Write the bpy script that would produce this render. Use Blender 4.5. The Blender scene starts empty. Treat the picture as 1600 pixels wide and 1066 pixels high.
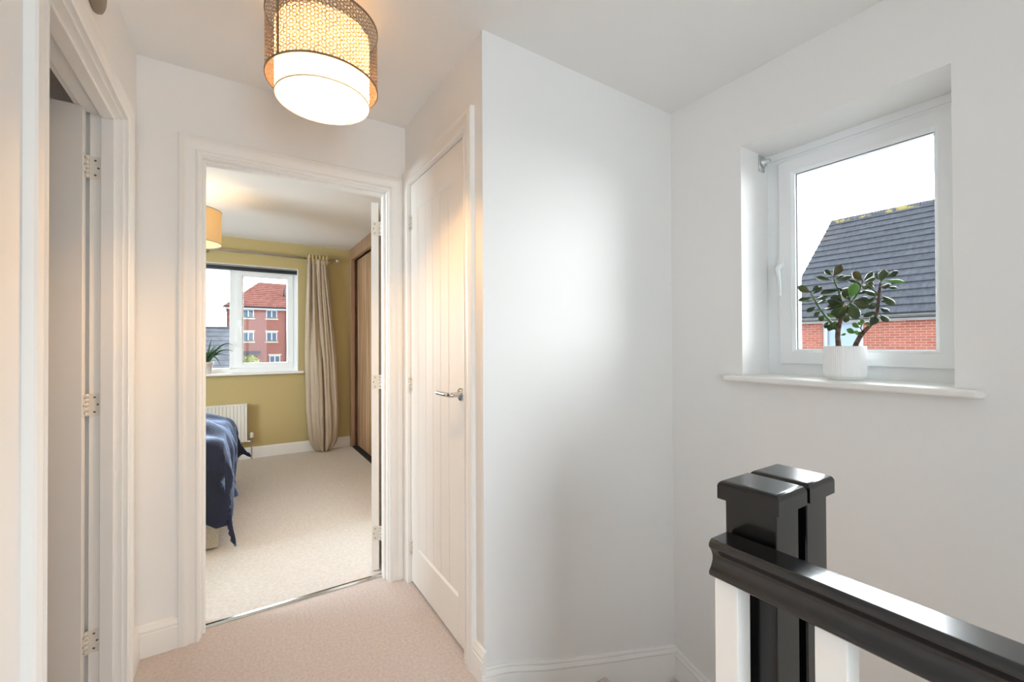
import bpy, bmesh, math, random
from math import sin, cos, pi, radians, sqrt, atan2, hypot
from mathutils import Vector, Matrix, noise

# ------------------------------------------------------------------ camera, sky, exposure
SC = bpy.context.scene
COL = SC.collection
CAMZ = 1.236
yaw, pitch, roll = radians(32.776), radians(0.438), radians(-0.235)
fwd = Vector((sin(yaw) * cos(pitch), cos(yaw) * cos(pitch), sin(pitch)))
rt = Vector((cos(yaw), -sin(yaw), 0)); up = rt.cross(fwd)
r2 = rt * cos(roll) + up * sin(roll); u2 = -rt * sin(roll) + up * cos(roll)
cam_d = bpy.data.cameras.new('camera'); cam = bpy.data.objects.new('camera', cam_d); COL.objects.link(cam)
cam.matrix_world = Matrix(((r2.x, u2.x, -fwd.x, 0), (r2.y, u2.y, -fwd.y, 0), (r2.z, u2.z, -fwd.z, CAMZ), (0, 0, 0, 1)))
cam_d.sensor_width = 36.0; cam_d.lens = 667 / 1600 * 36; cam_d.clip_start = 0.02; cam_d.clip_end = 300
SC.camera = cam
SC.view_settings.view_transform = 'Standard'; SC.view_settings.look = 'None'
SC.view_settings.gamma = 1.0; SC.view_settings.exposure = 0.36
SC.view_settings.use_curve_mapping = False
SKY_LOW, SKY_HIGH = 1.5, 23.0        # overcast sky, brighter towards the low veiled sun beyond both windows
REAR_FILL = 28.0  # power of the added lamp behind the viewer
SIDE_FILL = 90.0
LANDING_BULB = 600.0
BEDROOM_BULB = 70.0
world = bpy.data.worlds.new('overcast_sky'); SC.world = world; world.use_nodes = True
nt = world.node_tree; nt.nodes.clear()
wo = nt.nodes.new('ShaderNodeOutputWorld'); bg = nt.nodes.new('ShaderNodeBackground')
tc = nt.nodes.new('ShaderNodeTexCoord'); nz = nt.nodes.new('ShaderNodeTexNoise'); nz.inputs['Scale'].default_value = 2.2
nz.inputs['Detail'].default_value = 5
mp = nt.nodes.new('ShaderNodeMapping'); mp.inputs['Scale'].default_value = (1, 1, 3)
rp = nt.nodes.new('ShaderNodeValToRGB')
rp.color_ramp.elements[0].position = .3; rp.color_ramp.elements[0].color = (.86, .92, 1, 1)
rp.color_ramp.elements[1].position = .7; rp.color_ramp.elements[1].color = (1, 1, 1, 1)
nt.links.new(tc.outputs['Generated'], mp.inputs['Vector']); nt.links.new(mp.outputs['Vector'], nz.inputs['Vector'])
nt.links.new(nz.outputs['Fac'], rp.inputs['Fac']); nt.links.new(rp.outputs['Color'], bg.inputs['Color'])
def wmath(op, a_, b_):
    n_ = nt.nodes.new('ShaderNodeMath'); n_.operation = op
    for i_, v_ in enumerate((a_, b_)):
        if isinstance(v_, (int, float)): n_.inputs[i_].default_value = v_
        else: nt.links.new(v_, n_.inputs[i_])
    return n_.outputs[0]
sx = nt.nodes.new('ShaderNodeSeparateXYZ'); nt.links.new(tc.outputs['Generated'], sx.inputs[0])
lobe = wmath('SUBTRACT', wmath('MAXIMUM', sx.outputs[0], sx.outputs[1]), wmath('MULTIPLY', wmath('MAXIMUM', sx.outputs[2], 0.0), .30))
mr = nt.nodes.new('ShaderNodeMapRange'); mr.interpolation_type = 'SMOOTHSTEP'
for k_, v_ in zip(('From Min', 'From Max', 'To Min', 'To Max'), (.45, .88, SKY_LOW, SKY_HIGH)): mr.inputs[k_].default_value = v_
nt.links.new(lobe, mr.inputs['Value']); nt.links.new(mr.outputs['Result'], bg.inputs['Strength'])
nt.links.new(bg.outputs[0], wo.inputs['Surface'])
try:
    SC.cycles.max_bounces = 16; SC.cycles.diffuse_bounces = 10; SC.cycles.glossy_bounces = 6
    SC.cycles.transparent_max_bounces = 16; SC.cycles.use_denoising = True
    SC.cycles.sample_clamp_indirect = 8.0
except Exception:
    pass

def portal(name, loc, direction, w, h):        # tells the sampler where daylight enters; gives no light itself
    d = bpy.data.lights.new(name, 'AREA'); d.shape = 'RECTANGLE'; d.size = w; d.size_y = h
    d.cycles.is_portal = True
    o = bpy.data.objects.new(name, d); COL.objects.link(o)
    o.location = loc; o.rotation_euler = Vector(direction).to_track_quat('-Z', 'Y').to_euler()
    return o
portal('daylight_portal', (2.12, .69, 1.55), (-1, 0, 0), .62, .92)
portal('daylight_portal', (-.58, 5.66, 1.52), (0, -1, 0), 2.3, 1.12)
_d = bpy.data.lights.new('added_rear_fill', 'AREA'); _d.shape = 'RECTANGLE'; _d.size = .96; _d.size_y = 1.76; _d.energy = REAR_FILL; _d.color = (.78, .89, 1.0)  # added area lamp, fill light from behind the viewer at an assumed window
_e = bpy.data.lights.new('bedroom_side_fill', 'AREA'); _e.shape = 'RECTANGLE'; _e.size = 1.1; _e.size_y = 1.1; _e.energy = SIDE_FILL; _e.color = (.76, .88, 1.0)  # second lamp is added fill, brightening the bedroom from out of view
_o = bpy.data.objects.new('bedroom_side_fill', _e); COL.objects.link(_o); _o.location = (-2.66, 3.3, 1.5); _o.rotation_euler = Vector((1, 0, 0)).to_track_quat('-Z', 'Y').to_euler()
_o = bpy.data.objects.new('added_rear_fill', _d); COL.objects.link(_o); _o.location = (.22, -1.93, 1.25); _o.rotation_euler = Vector((0, 1, 0)).to_track_quat('-Z', 'Y').to_euler()

# ------------------------------------------------------------------ materials
def lin(c):
    return tuple((v / 255 / 12.92 if v / 255 <= .04045 else ((v / 255 + .055) / 1.055) ** 2.4) for v in c)
def mat(name, rgb, rough=.5, metal=0, srgb=True, **k):
    m = bpy.data.materials.new(name); m.use_nodes = True
    b = m.node_tree.nodes['Principled BSDF']
    c = lin(rgb) if srgb else rgb
    b.inputs['Base Color'].default_value = (*c, 1); b.inputs['Roughness'].default_value = rough
    b.inputs['Metallic'].default_value = metal
    for kk, v in k.items():
        b.inputs[kk.replace('_', ' ')].default_value = v
    return m
def nodes(m): return m.node_tree.nodes, m.node_tree.links, m.node_tree.nodes['Principled BSDF']
def bump(m, scale, strength, dist=.002, detail=3, stretch=None, coords='Object'):
    N, L, b = nodes(m)
    t = N.new('ShaderNodeTexCoord'); n = N.new('ShaderNodeTexNoise'); n.inputs['Scale'].default_value = scale; n.inputs['Detail'].default_value = detail
    bp = N.new('ShaderNodeBump'); bp.inputs['Strength'].default_value = strength; bp.inputs['Distance'].default_value = dist
    if stretch:
        mm = N.new('ShaderNodeMapping'); mm.inputs['Scale'].default_value = stretch
        L.new(t.outputs[coords], mm.inputs['Vector']); L.new(mm.outputs[0], n.inputs['Vector'])
    else: L.new(t.outputs[coords], n.inputs['Vector'])
    L.new(n.outputs['Fac'], bp.inputs['Height']); L.new(bp.outputs[0], b.inputs['Normal'])
    return n
def vary(m, rgb1, rgb2, scale, p0=.35, p1=.65, detail=4, stretch=None):
    N, L, b = nodes(m)
    t = N.new('ShaderNodeTexCoord'); n = N.new('ShaderNodeTexNoise'); n.inputs['Scale'].default_value = scale; n.inputs['Detail'].default_value = detail
    mm = N.new('ShaderNodeMapping'); mm.inputs['Scale'].default_value = stretch or (1, 1, 1)
    L.new(t.outputs['Object'], mm.inputs['Vector']); L.new(mm.outputs[0], n.inputs['Vector'])
    r = N.new('ShaderNodeValToRGB'); r.color_ramp.elements[0].position = p0; r.color_ramp.elements[1].position = p1
    r.color_ramp.elements[0].color = (*lin(rgb1), 1); r.color_ramp.elements[1].color = (*lin(rgb2), 1)
    L.new(n.outputs['Fac'], r.inputs['Fac']); L.new(r.outputs['Color'], b.inputs['Base Color'])
    return r

M = {}
M['wall'] = mat('white_wall_paint', (236, 235, 233), .75); bump(M['wall'], 180, .06, .001)
M['ceiling'] = mat('white_ceiling_paint', (236, 235, 233), .85)
M['olive'] = mat('olive_wall_paint', (190, 171, 120), .75); bump(M['olive'], 180, .06, .001)
M['gloss'] = mat('white_gloss_woodwork', (238, 236, 232), .38)
M['satin'] = mat('white_door_paint', (238, 234, 228), .55)
M['upvc'] = mat('white_window_plastic', (238, 241, 243), .28)
M['hinge'] = mat('painted_hinge', (226, 220, 210), .3)
M['screw'] = mat('dull_screw_metal', (140, 135, 128), .35, 1)
M['chrome'] = mat('polished_chrome', (205, 203, 200), .12, 1)
M['brushed'] = mat('brushed_steel', (168, 162, 154), .35, 1)
M['carpet'] = mat('landing_carpet', (213, 200, 193), .95); vary(M['carpet'], (203, 188, 181), (221, 209, 203), 90, .3, .7); bump(M['carpet'], 450, .9, .004, 4)
M['carpet2'] = mat('bedroom_carpet', (222, 216, 209), .95); vary(M['carpet2'], (214, 206, 198), (229, 223, 217), 60, .3, .7); bump(M['carpet2'], 400, .9, .004, 4)
for q in ('carpet', 'carpet2'): nodes(M[q])[2].inputs['Sheen Weight'].default_value = .15
M['black'] = mat('black_gloss_paint', (10, 10, 12), .22, Coat_Weight=.7, Coat_Roughness=.10); bump(M['black'], 60, .12, .0008, stretch=(1, .08, 1))
M['blackpost'] = mat('black_post_paint', (9, 9, 11), .2, Coat_Weight=.15, Coat_Roughness=.1); bump(M['blackpost'], 70, .12, .0008, stretch=(1, 1, .06))
M['ceramic'] = mat('white_ribbed_ceramic', (240, 241, 241), .45)
M['soil'] = mat('dark_potting_soil', (50, 38, 30), .95); bump(M['soil'], 200, 1, .006)
M['bark'] = mat('brown_succulent_stem', (86, 66, 56), .8); vary(M['bark'], (66, 48, 42), (112, 90, 76), 60); bump(M['bark'], 120, .8, .003)
M['leaf'] = mat('jade_leaf', (40, 74, 38), .28, Subsurface_Weight=.05, Coat_Weight=.25, Coat_Roughness=.2)
vary(M['leaf'], (16, 40, 20), (44, 82, 32), 14)
M['youngleaf'] = mat('young_jade_leaf', (84, 134, 52), .32)
M['greenstem'] = mat('green_stem', (70, 100, 52), .5)
M['aloe'] = mat('dark_green_strap_leaf', (48, 84, 44), .4)
M['terracotta'] = mat('whitewashed_pot', (214, 208, 206), .8); vary(M['terracotta'], (196, 186, 184), (228, 224, 222), 18)
M['wood'] = mat('oak_panel', (190, 150, 110), .42)
M['woodframe'] = mat('oak_frame', (170, 132, 104), .45)
for q, c1, c2 in (('wood', (146, 108, 78), (206, 174, 138)), ('woodframe', (150, 114, 88), (176, 142, 112))):
    vary(M[q], c1, c2, 3, .36, .64, 6, (1, 9, .3)); bump(M[q], 30, .2, .001, stretch=(1, 8, .3))
M['linen'] = mat('oatmeal_linen', (196, 176, 152), .95); vary(M['linen'], (172, 154, 133), (196, 179, 158), 200, .3, .7); bump(M['linen'], 500, .6, .002)
M['heading'] = mat('yellow_lining', (190, 170, 124), .9)
M['velvet'] = mat('navy_velvet', (15, 22, 48), .8, Sheen_Weight=1.0, Sheen_Roughness=.35, Sheen_Tint=(.45, .62, 1, 1)); bump(M['velvet'], 60, .5, .006)
M['divan'] = mat('grey_beige_divan_fabric', (176, 166, 152), .95); vary(M['divan'], (160, 150, 136), (190, 180, 166), 160, .3, .7); bump(M['divan'], 400, .8, .003)
M['sheet'] = mat('white_bedding', (230, 230, 232), .9)
M['radiator'] = mat('white_radiator_enamel', (234, 230, 222), .35)
M['blind'] = mat('charcoal_blind_fabric', (62, 62, 70), .8)
M['taupe'] = mat('taupe_trim', (126, 104, 84), .5)
M['fitting'] = mat('taupe_wall_fitting', (128, 116, 100), .45)
M['dark'] = mat('dark_gap', (40, 38, 38), .8)
M['fabricglow'] = None

def translucent(name, rgb, tr=.5, rough=.8, sheen=0):
    m = bpy.data.materials.new(name); m.use_nodes = True; N = m.node_tree.nodes; L = m.node_tree.links; N.clear()
    o = N.new('ShaderNodeOutputMaterial'); mx = N.new('ShaderNodeMixShader'); d = N.new('ShaderNodeBsdfDiffuse'); t = N.new('ShaderNodeBsdfTranslucent')
    c = (*lin(rgb), 1); d.inputs['Color'].default_value = c; t.inputs['Color'].default_value = c; mx.inputs[0].default_value = tr
    L.new(d.outputs[0], mx.inputs[1]); L.new(t.outputs[0], mx.inputs[2]); L.new(mx.outputs[0], o.inputs[0])
    return m
M['innershade'] = translucent('white_inner_shade', (240, 238, 232), .24)
M['addeddisc'] = translucent('added_frosted_disc', (238, 236, 230), .5)
M['bedshade'] = translucent('sand_lampshade_fabric', (226, 196, 146), .10)
def emis(name, rgb, s):
    m = bpy.data.materials.new(name); m.use_nodes = True; N = m.node_tree.nodes; L = m.node_tree.links; N.clear()
    o = N.new('ShaderNodeOutputMaterial'); e = N.new('ShaderNodeEmission'); e.inputs[0].default_value = (*rgb, 1); e.inputs[1].default_value = s
    L.new(e.outputs[0], o.inputs[0]); return m
M['bulb'] = emis('warm_bulb_glow', (1, .55, .20), LANDING_BULB)
M['bulb2'] = emis('warm_bulb_glow_bedroom', (1, .74, .46), BEDROOM_BULB)

def glass_mat():
    m = bpy.data.materials.new('clear_window_glass'); m.use_nodes = True; N = m.node_tree.nodes; L = m.node_tree.links; N.clear()
    o = N.new('ShaderNodeOutputMaterial'); mx = N.new('ShaderNodeMixShader'); t = N.new('ShaderNodeBsdfTransparent'); g = N.new('ShaderNodeBsdfGlossy')
    t.inputs[0].default_value = (.97, .985, .98, 1); g.inputs['Roughness'].default_value = .02
    f = N.new('ShaderNodeFresnel'); f.inputs[0].default_value = 1.25
    L.new(f.outputs[0], mx.inputs[0]); L.new(t.outputs[0], mx.inputs[1]); L.new(g.outputs[0], mx.inputs[2]); L.new(mx.outputs[0], o.inputs[0])
    return m
M['glass'] = glass_mat()
M['farglass'] = mat('dark_far_glass', (70, 88, 108), .08)
M['doorglass'] = mat('frosted_blue_glass', (150, 170, 188), .2)

# perforated star lattice drum: metal web with real see-through holes
def lattice_mat():
    m = bpy.data.materials.new('taupe_star_lattice_mesh'); m.use_nodes = True; N = m.node_tree.nodes; L = m.node_tree.links; N.clear()
    o = N.new('ShaderNodeOutputMaterial'); mx = N.new('ShaderNodeMixShader'); t = N.new('ShaderNodeBsdfTransparent'); p = N.new('ShaderNodeBsdfPrincipled')
    p.inputs['Base Color'].default_value = (*lin((160, 134, 108)), 1); p.inputs['Roughness'].default_value = .45; p.inputs['Metallic'].default_value = .25
    uv = N.new('ShaderNodeUVMap'); uv.uv_map = 'UVMap'; sp = N.new('ShaderNodeSeparateXYZ'); L.new(uv.outputs[0], sp.inputs[0])
    def mth(op, a, b=None):
        n = N.new('ShaderNodeMath'); n.operation = op
        for i, v in enumerate((a, b)):
            if v is None: continue
            if isinstance(v, (int, float)): n.inputs[i].default_value = v
            else: L.new(v, n.inputs[i])
        return n.outputs[0]
    def family(ang, period, off, w):
        s = mth('ADD', mth('MULTIPLY', sp.outputs[0], cos(ang) / period), mth('MULTIPLY', sp.outputs[1], sin(ang) / period))
        fr = mth('FRACT', mth('ADD', s, off))
        d = mth('ABSOLUTE', mth('SUBTRACT', fr, .5))
        return mth('LESS_THAN', d, w / period / 2)
    acc = None
    P = .0105
    for k in range(3):
        a = radians(60 * k); x = family(a, P, 0.0, .0024); acc = x if acc is None else mth('MAXIMUM', acc, x)
    for k in range(3):
        a = radians(60 * k + 30); x = family(a, P * 1.732 / 2 * 1.1547, .0, .0018); acc = mth('MAXIMUM', acc, x)
    L.new(acc, mx.inputs[0]); L.new(t.outputs[0], mx.inputs[1]); L.new(p.outputs[0], mx.inputs[2]); L.new(mx.outputs[0], o.inputs[0])
    return m
M['lattice'] = lattice_mat()

def brick_mat(name, axes, c1, c2, mortar, w=.225, h=.075, mor=.010):
    m = mat(name, (180, 90, 70), .85); N, L, b = nodes(m)
    t = N.new('ShaderNodeTexCoord'); s = N.new('ShaderNodeSeparateXYZ'); c = N.new('ShaderNodeCombineXYZ')
    L.new(t.outputs['Object'], s.inputs[0]); L.new(s.outputs[axes[0]], c.inputs[0]); L.new(s.outputs[axes[1]], c.inputs[1])
    k = N.new('ShaderNodeTexBrick'); k.inputs['Scale'].default_value = 1; k.inputs['Brick Width'].default_value = w; k.inputs['Row Height'].default_value = h
    k.inputs['Mortar Size'].default_value = mor / 2; k.inputs['Mortar Smooth'].default_value = .1
    k.inputs['Color1'].default_value = (*lin(c1), 1); k.inputs['Color2'].default_value = (*lin(c2), 1); k.inputs['Mortar'].default_value = (*lin(mortar), 1)
    L.new(c.outputs[0], k.inputs['Vector']); L.new(k.outputs['Color'], b.inputs['Base Color'])
    return m
M['brickYZ'] = brick_mat('red_brick_gable', (1, 2), (140, 78, 66), (156, 92, 78), (168, 152, 142))
M['brickXZ'] = brick_mat('red_brick_flats', (0, 2), (128, 74, 66), (114, 64, 57), (138, 116, 108))
M['slate'] = mat('grey_slate', (60, 65, 76), .6); vary(M['slate'], (50, 55, 66), (74, 79, 90), 4, .3, .7, 5, (1, 3, 1))
M['slatemoss'] = mat('mossy_ridge_slate', (84, 88, 98), .8); vary(M['slatemoss'], (72, 77, 88), (150, 138, 74), 3.2, .50, .58, 3)
M['paleslate'] = mat('pale_grey_slate', (98, 103, 112), .7); vary(M['paleslate'], (90, 95, 104), (110, 115, 124), 3)
M['redtile'] = mat('red_clay_tile', (126, 78, 70), .8); vary(M['redtile'], (116, 70, 62), (138, 88, 80), 2)
M['stone'] = mat('pale_stone_dressing', (170, 160, 148), .8)
M['outwhite'] = mat('white_outdoor_plastic', (172, 178, 184), .4)
M['gutter'] = mat('black_gutter_plastic', (30, 31, 34), .4)
M['hedge'] = mat('yellow_green_hedge_leaves', (92, 104, 44), .8); vary(M['hedge'], (60, 76, 30), (128, 130, 60), 8)
M['ground'] = mat('pale_paved_ground', (150, 148, 144), .95)

# ------------------------------------------------------------------ mesh builder
class MB:
    def __init__(s): s.v = []; s.f = []; s.mi = []; s.m = 0; s.sm = []; s.smooth = False
    def add(s, vs, fs):
        o = len(s.v); s.v += [tuple(p) for p in vs]
        for f in fs: s.f.append([i + o for i in f]); s.mi.append(s.m); s.sm.append(s.smooth)
        return s
    def box(s, x0, x1, y0, y1, z0, z1, tf=None):
        vs = [(x, y, z) for z in (z0, z1) for y in (y0, y1) for x in (x0, x1)]
        if tf: vs = [tf(Vector(p)) for p in vs]
        return s.add(vs, [(0, 2, 3, 1), (4, 5, 7, 6), (0, 1, 5, 4), (2, 6, 7, 3), (0, 4, 6, 2), (1, 3, 7, 5)])
    def loft(s, rings, closed=True, caps=True):
        n = len(rings[0]); vs = [p for r in rings for p in r]; fs = []
        for i in range(len(rings) - 1):
            for j in range(n if closed else n - 1):
                k = (j + 1) % n
                fs.append((i * n + j, i * n + k, (i + 1) * n + k, (i + 1) * n + j))
        if caps and closed:
            fs.append(tuple(reversed(range(n)))); fs.append(tuple((len(rings) - 1) * n + j for j in range(n)))
        return s.add(vs, fs)
    def prism(s, pts, fn, a, b):       # pts 2D profile, fn(u,v,w)->xyz, extruded over w from a to b
        return s.loft([[fn(u, v, a) for u, v in pts], [fn(u, v, b) for u, v in pts]])
    def lathe(s, prof, c, n=32, axis='z', caps=True):
        rings = []
        for r, h in prof:
            ring = []
            for k in range(n):
                a = 2 * pi * k / n
                if axis == 'z': p = (c[0] + r * cos(a), c[1] + r * sin(a), c[2] + h)
                elif axis == 'x': p = (c[0] + h, c[1] + r * cos(a), c[2] + r * sin(a))
                else: p = (c[0] + r * sin(a), c[1] + h, c[2] + r * cos(a))
                ring.append(p)
            rings.append(ring)
        return s.loft(rings, True, caps)
    def tube(s, pts, rad, n=10, caps=True):
        pts = [Vector(p) for p in pts]; rings = []
        rr = rad if isinstance(rad, (list, tuple)) else [rad] * len(pts)
        prev = None
        for i, p in enumerate(pts):
            t = (pts[min(i + 1, len(pts) - 1)] - pts[max(i - 1, 0)]).normalized()
            if prev is None:
                a = Vector((0, 0, 1)) if abs(t.z) < .9 else Vector((1, 0, 0)); x = t.cross(a).normalized()
            else: x = (prev - t * prev.dot(t)).normalized()
            prev = x; y = t.cross(x)
            rings.append([tuple(p + (x * cos(2 * pi * k / n) + y * sin(2 * pi * k / n)) * rr[i]) for k in range(n)])
        return s.loft(rings, True, caps)
    def build(s, name, m, parent=None, bevel=0, auto=False, uv=None, seg=2):
        me = bpy.data.meshes.new(name); me.from_pydata(s.v, [], s.f)
        for mm in (m if isinstance(m, (list, tuple)) else [m]): me.materials.append(mm)
        for p, i, q in zip(me.polygons, s.mi, s.sm): p.material_index = i; p.use_smooth = q
        bm = bmesh.new(); bm.from_mesh(me); bmesh.ops.recalc_face_normals(bm, faces=bm.faces); bm.to_mesh(me); bm.free()
        me.update()
        o = bpy.data.objects.new(name, me); COL.objects.link(o)
        if parent: o.parent = parent
        if bevel:
            b = o.modifiers.new('bevel', 'BEVEL'); b.width = bevel; b.segments = seg; b.limit_method = 'ANGLE'; b.angle_limit = radians(40)
        if auto:
            for p in me.polygons: p.use_smooth = True
            try: me.set_sharp_from_angle(angle=radians(35))
            except Exception: pass
        return o

def tag(o, label=None, cat=None, group=None, kind=None):
    if label: o['label'] = label
    if cat: o['category'] = cat
    if group: o['group'] = group
    if kind: o['kind'] = kind
    return o
def empty(name, loc=(0, 0, 0)):
    o = bpy.data.objects.new(name, None); COL.objects.link(o); o.empty_display_size = .05; o.location = loc; return o
def structure(o, label, cat): return tag(o, label, cat, kind='structure')
def smoothobj(o):
    for p in o.data.polygons: p.use_smooth = True
    return o

H = 2.4
# ------------------------------------------------------------------ room shell
XL, YF, XC, YB, XR = -.339, 2.235, .76, 1.376, 1.847
b = MB()   # left wall with doorway
b.box(XL - .1, XL, -1.7, 1.222, 0, H).box(XL - .1, XL, 2.024, YF, 0, H).box(XL - .1, XL, 1.222, 2.024, 2.06, H)
structure(b.build('wall_left', M['wall']), 'white landing wall with the doorway nearest the viewer', 'wall')
b = MB()   # wall with bedroom doorway: landing face white, bedroom face olive
OL, OR_, OT = -.126, .661, 2.04
def wall_front(y0, y1):
    b.box(-2.5, OL - .024, y0, y1, 0, H).box(OR_ + .024, XR, y0, y1, 0, H).box(OL - .024, OR_ + .024, y0, y1, OT + .026, H)
b.m = 0; wall_front(YF, YF + .055); b.m = 1; wall_front(YF + .055, YF + .11)
structure(b.build('wall_front', [M['wall'], M['olive']]), 'white landing wall around the open bedroom doorway', 'wall')
# cupboard wall (x = XC) and stairwell return (y = YB)
D3a, D3b, D3t = 1.516, 2.158, 2.068      # door leaf extents
b = MB()
b.box(XC, XC + .1, YB, D3a - .012, -.0, H).box(XC, XC + .1, D3b + .012, YF, 0, H).box(XC, XC + .1, D3a - .012, D3b + .012, D3t + .01, H)
b.box(XC, XR, YB, YB + .1, -2.7, -.0).box(XC + .1, XR, YB, YB + .1, -.0, H)
structure(b.build('wall_cupboard', M['wall']), 'white wall with outside corner between the cupboard door and the stairs', 'wall')
# right wall with window
WY0, WY1, WZ0, WZ1 = .366, 1.019, 1.078, 2.097
b = MB(); T = .32
b.box(XR, XR + T, -1.3, WY0, -2.7, H).box(XR, XR + T, WY1, YF, -2.7, H).box(XR, XR + T, WY0, WY1, -2.7, WZ0).box(XR, XR + T, WY0, WY1, WZ1, H)
structure(b.build('wall_right', M['wall']), 'white stairwell wall with the deep window recess', 'wall')
b = MB()   # rear of the landing, behind the viewer, opened for the assumed window
b.box(XL - .1, -.27, -1.95, -1.7, 0, H).box(.71, .9, -1.95, -1.7, 0, H).box(-.27, .71, -1.95, -1.7, 0, .35).box(-.27, .71, -1.95, -1.7, 2.15, H)
b.box(.8, .9, -1.7, -1.2, 0, H).box(.9, XR + T, -1.3, -1.2, -2.7, H)
structure(b.build('wall_rear', M['wall']), 'white wall at the rear end of the landing', 'wall')
# room beyond left door
b = MB(); b.box(-2.6, -2.5, -.2, YF, 0, H).box(-2.5, XL - .1, -.3, -.2, 0, H)
structure(b.build('wall_side_room', M['wall']), 'dim wall of the room behind the nearest door', 'wall')
# bedroom walls
BY = 5.48; BX0, BX1, BZ0, BZ1 = -1.75, .592, .915, 2.112
b = MB()
b.box(-2.5, BX0, BY, BY + .3, 0, H).box(BX1, 1.95, BY, BY + .3, 0, H).box(BX0, BX1, BY, BY + .3, 0, BZ0).box(BX0, BX1, BY, BY + .3, BZ1, H)
structure(b.build('wall_bedroom_back', M['olive']), 'olive bedroom wall around the window', 'wall')
b = MB(); b.box(-2.6, -2.5, YF, 2.72, 0, H).box(-2.6, -2.5, 3.88, BY + .3, 0, H).box(-2.6, -2.5, 2.72, 3.88, 0, .92).box(-2.6, -2.5, 2.72, 3.88, 2.08, H); structure(b.build('wall_bedroom_left', M['olive']), 'olive bedroom side wall out of sight', 'wall')  # opened for the added window
b = MB(); b.box(1.85, 1.95, YF + .11, BY, 0, H); structure(b.build('wall_bedroom_right', M['olive']), 'bedroom wall hidden behind the wardrobe', 'wall')
# white plaster reveals of the two windows
b = MB()
b.box(BX0, BX0 + .004, BY - .001, BY + .14, BZ0, BZ1).box(BX1 - .004, BX1, BY - .001, BY + .14, BZ0, BZ1).box(BX0, BX1, BY - .001, BY + .14, BZ1 - .004, BZ1)
structure(b.build('trim_1', M['wall']), 'white plastered edge of the bedroom window recess', 'window recess')
b = MB(); b.box(-2.6, XR + T, -1.95, BY + .3, H, H + .12)
structure(b.build('ceiling', M['ceiling']), 'white ceiling over landing, stairs and bedroom', 'ceiling')
b = MB(); b.box(XL - .1, .8, -1.7, 2.31, -.25, 0).box(.8, XC + .1, YB, 2.31, -.25, 0).box(-2.5, XL - .1, -.2, YF, -.25, 0)
structure(b.build('floor', M['carpet']), 'pinkish beige carpeted landing floor', 'floor')
b = MB(); b.box(-2.5, 1.85, 2.33, BY, -.25, 0.004)
structure(b.build('floor_bedroom', M['carpet2']), 'pale beige carpet of the bedroom', 'floor')
# threshold bar between the carpets
b = MB(); b.prism([(-.018, .0), (-.018, .003), (-.006, .009), (.006, .009), (.018, .003), (.018, 0)], lambda u, v, w: (w, 2.316 + u, v), OL, OR_)
tag(b.build('threshold_bar', M['chrome']), 'thin shiny metal carpet strip across the bedroom doorway floor', 'threshold strip')
# landing edge nosing and stair string
ST = bpy.data.objects.new('staircase', None); COL.objects.link(ST); ST.location = (XC + .04, YB, -.2)
tag(ST, 'carpeted winding stairs dropping away behind the black posts', 'stairs')
def nosed(x0, x1, y0, y1, z, px=0, py=0, th=.035):
    m = MB(); m.box(x0, x1, y0, y1, z - .2, z - th)
    m.box(x0 - (.02 if px < 0 else 0), x1 + (.02 if px > 0 else 0), y0 - (.02 if py < 0 else 0), y1, z - th, z)
    return m
def child(o, root):
    o.parent = root; o.matrix_parent_inverse = Matrix.Translation(-root.location); return o
child(nosed(.802, 1.33, .48, YB - .02, -.205, px=1).build('tread', M['carpet'], bevel=.016, seg=4), ST)
child(nosed(.802, XR - .02, .48, YB - .02, -.415, py=-1).build('tread', M['carpet'], bevel=.016, seg=4), ST)
for k in range(7):
    y1 = .5 - k * .225
    child(nosed(1.0, XR - .02, max(y1 - .225, -1.19), y1, -.62 - .2 * k, py=-1).build('tread', M['carpet'], bevel=.016, seg=3), ST)
m = MB(); m.box(.802, XR, -1.2, YB, -2.75, -2.62); structure(m.build('floor_lower', M['carpet']), 'hall floor at the foot of the stairs', 'floor')
m = MB(); m.box(.775, .795, -1.2, YB, -2.7, -.03); structure(m.build('wall_stair_side', M['wall']), 'white side of the stairwell under the landing', 'wall')
# string along cupboard return wall: curved moulded top edge
pts = [(XC - .02, .064), (.85, .040), (.95, .004), (1.03, -.026), (1.2, -.080), (1.386, -.138), (1.595, -.200), (1.72, -.238), (XR, -.276)]
def strip(profile, path, fn, mbld):
    rings = []
    for (a, z) in path: rings.append([fn(a, z + dz, t) for dz, t in profile])
    mbld.loft(rings)
def smoothpath(p, n=5):
    out = []
    for i in range(len(p) - 1):
        p0 = p[max(i - 1, 0)]; p1 = p[i]; p2 = p[i + 1]; p3 = p[min(i + 2, len(p) - 1)]
        for k in range(n):
            t = k / n
            out.append(tuple(.5 * ((2 * p1[j]) + (-p0[j] + p2[j]) * t + (2 * p0[j] - 5 * p1[j] + 4 * p2[j] - p3[j]) * t * t + (-p0[j] + 3 * p1[j] - 3 * p2[j] + p3[j]) * t ** 3) for j in range(2)))
    out.append(p[-1]); return out
prof = [(0, 0), (0, .010), (-.006, .013), (-.012, .012), (-.018, .016), (-.026, .020), (-.034, .018), (-.038, .020), (-.6, .020), (-.6, 0)]
m = MB(); strip(prof, smoothpath(pts), lambda a, z, t: (a, YB - t, z), m)
structure(m.build('baseboard_cupboard', M['gloss'], auto=True), 'white moulded stair skirting curving down to the corner', 'skirting board')
m = MB(); strip(prof, [(YB, -.282), (1.18, -.335), (.9, -.44), (.5, -.66), (-1.2, -1.95)], lambda a, z, t: (XR - t, a, z), m)
structure(m.build('baseboard_right', M['gloss'], auto=True), 'white moulded stair skirting running down below the window', 'skirting board')

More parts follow.
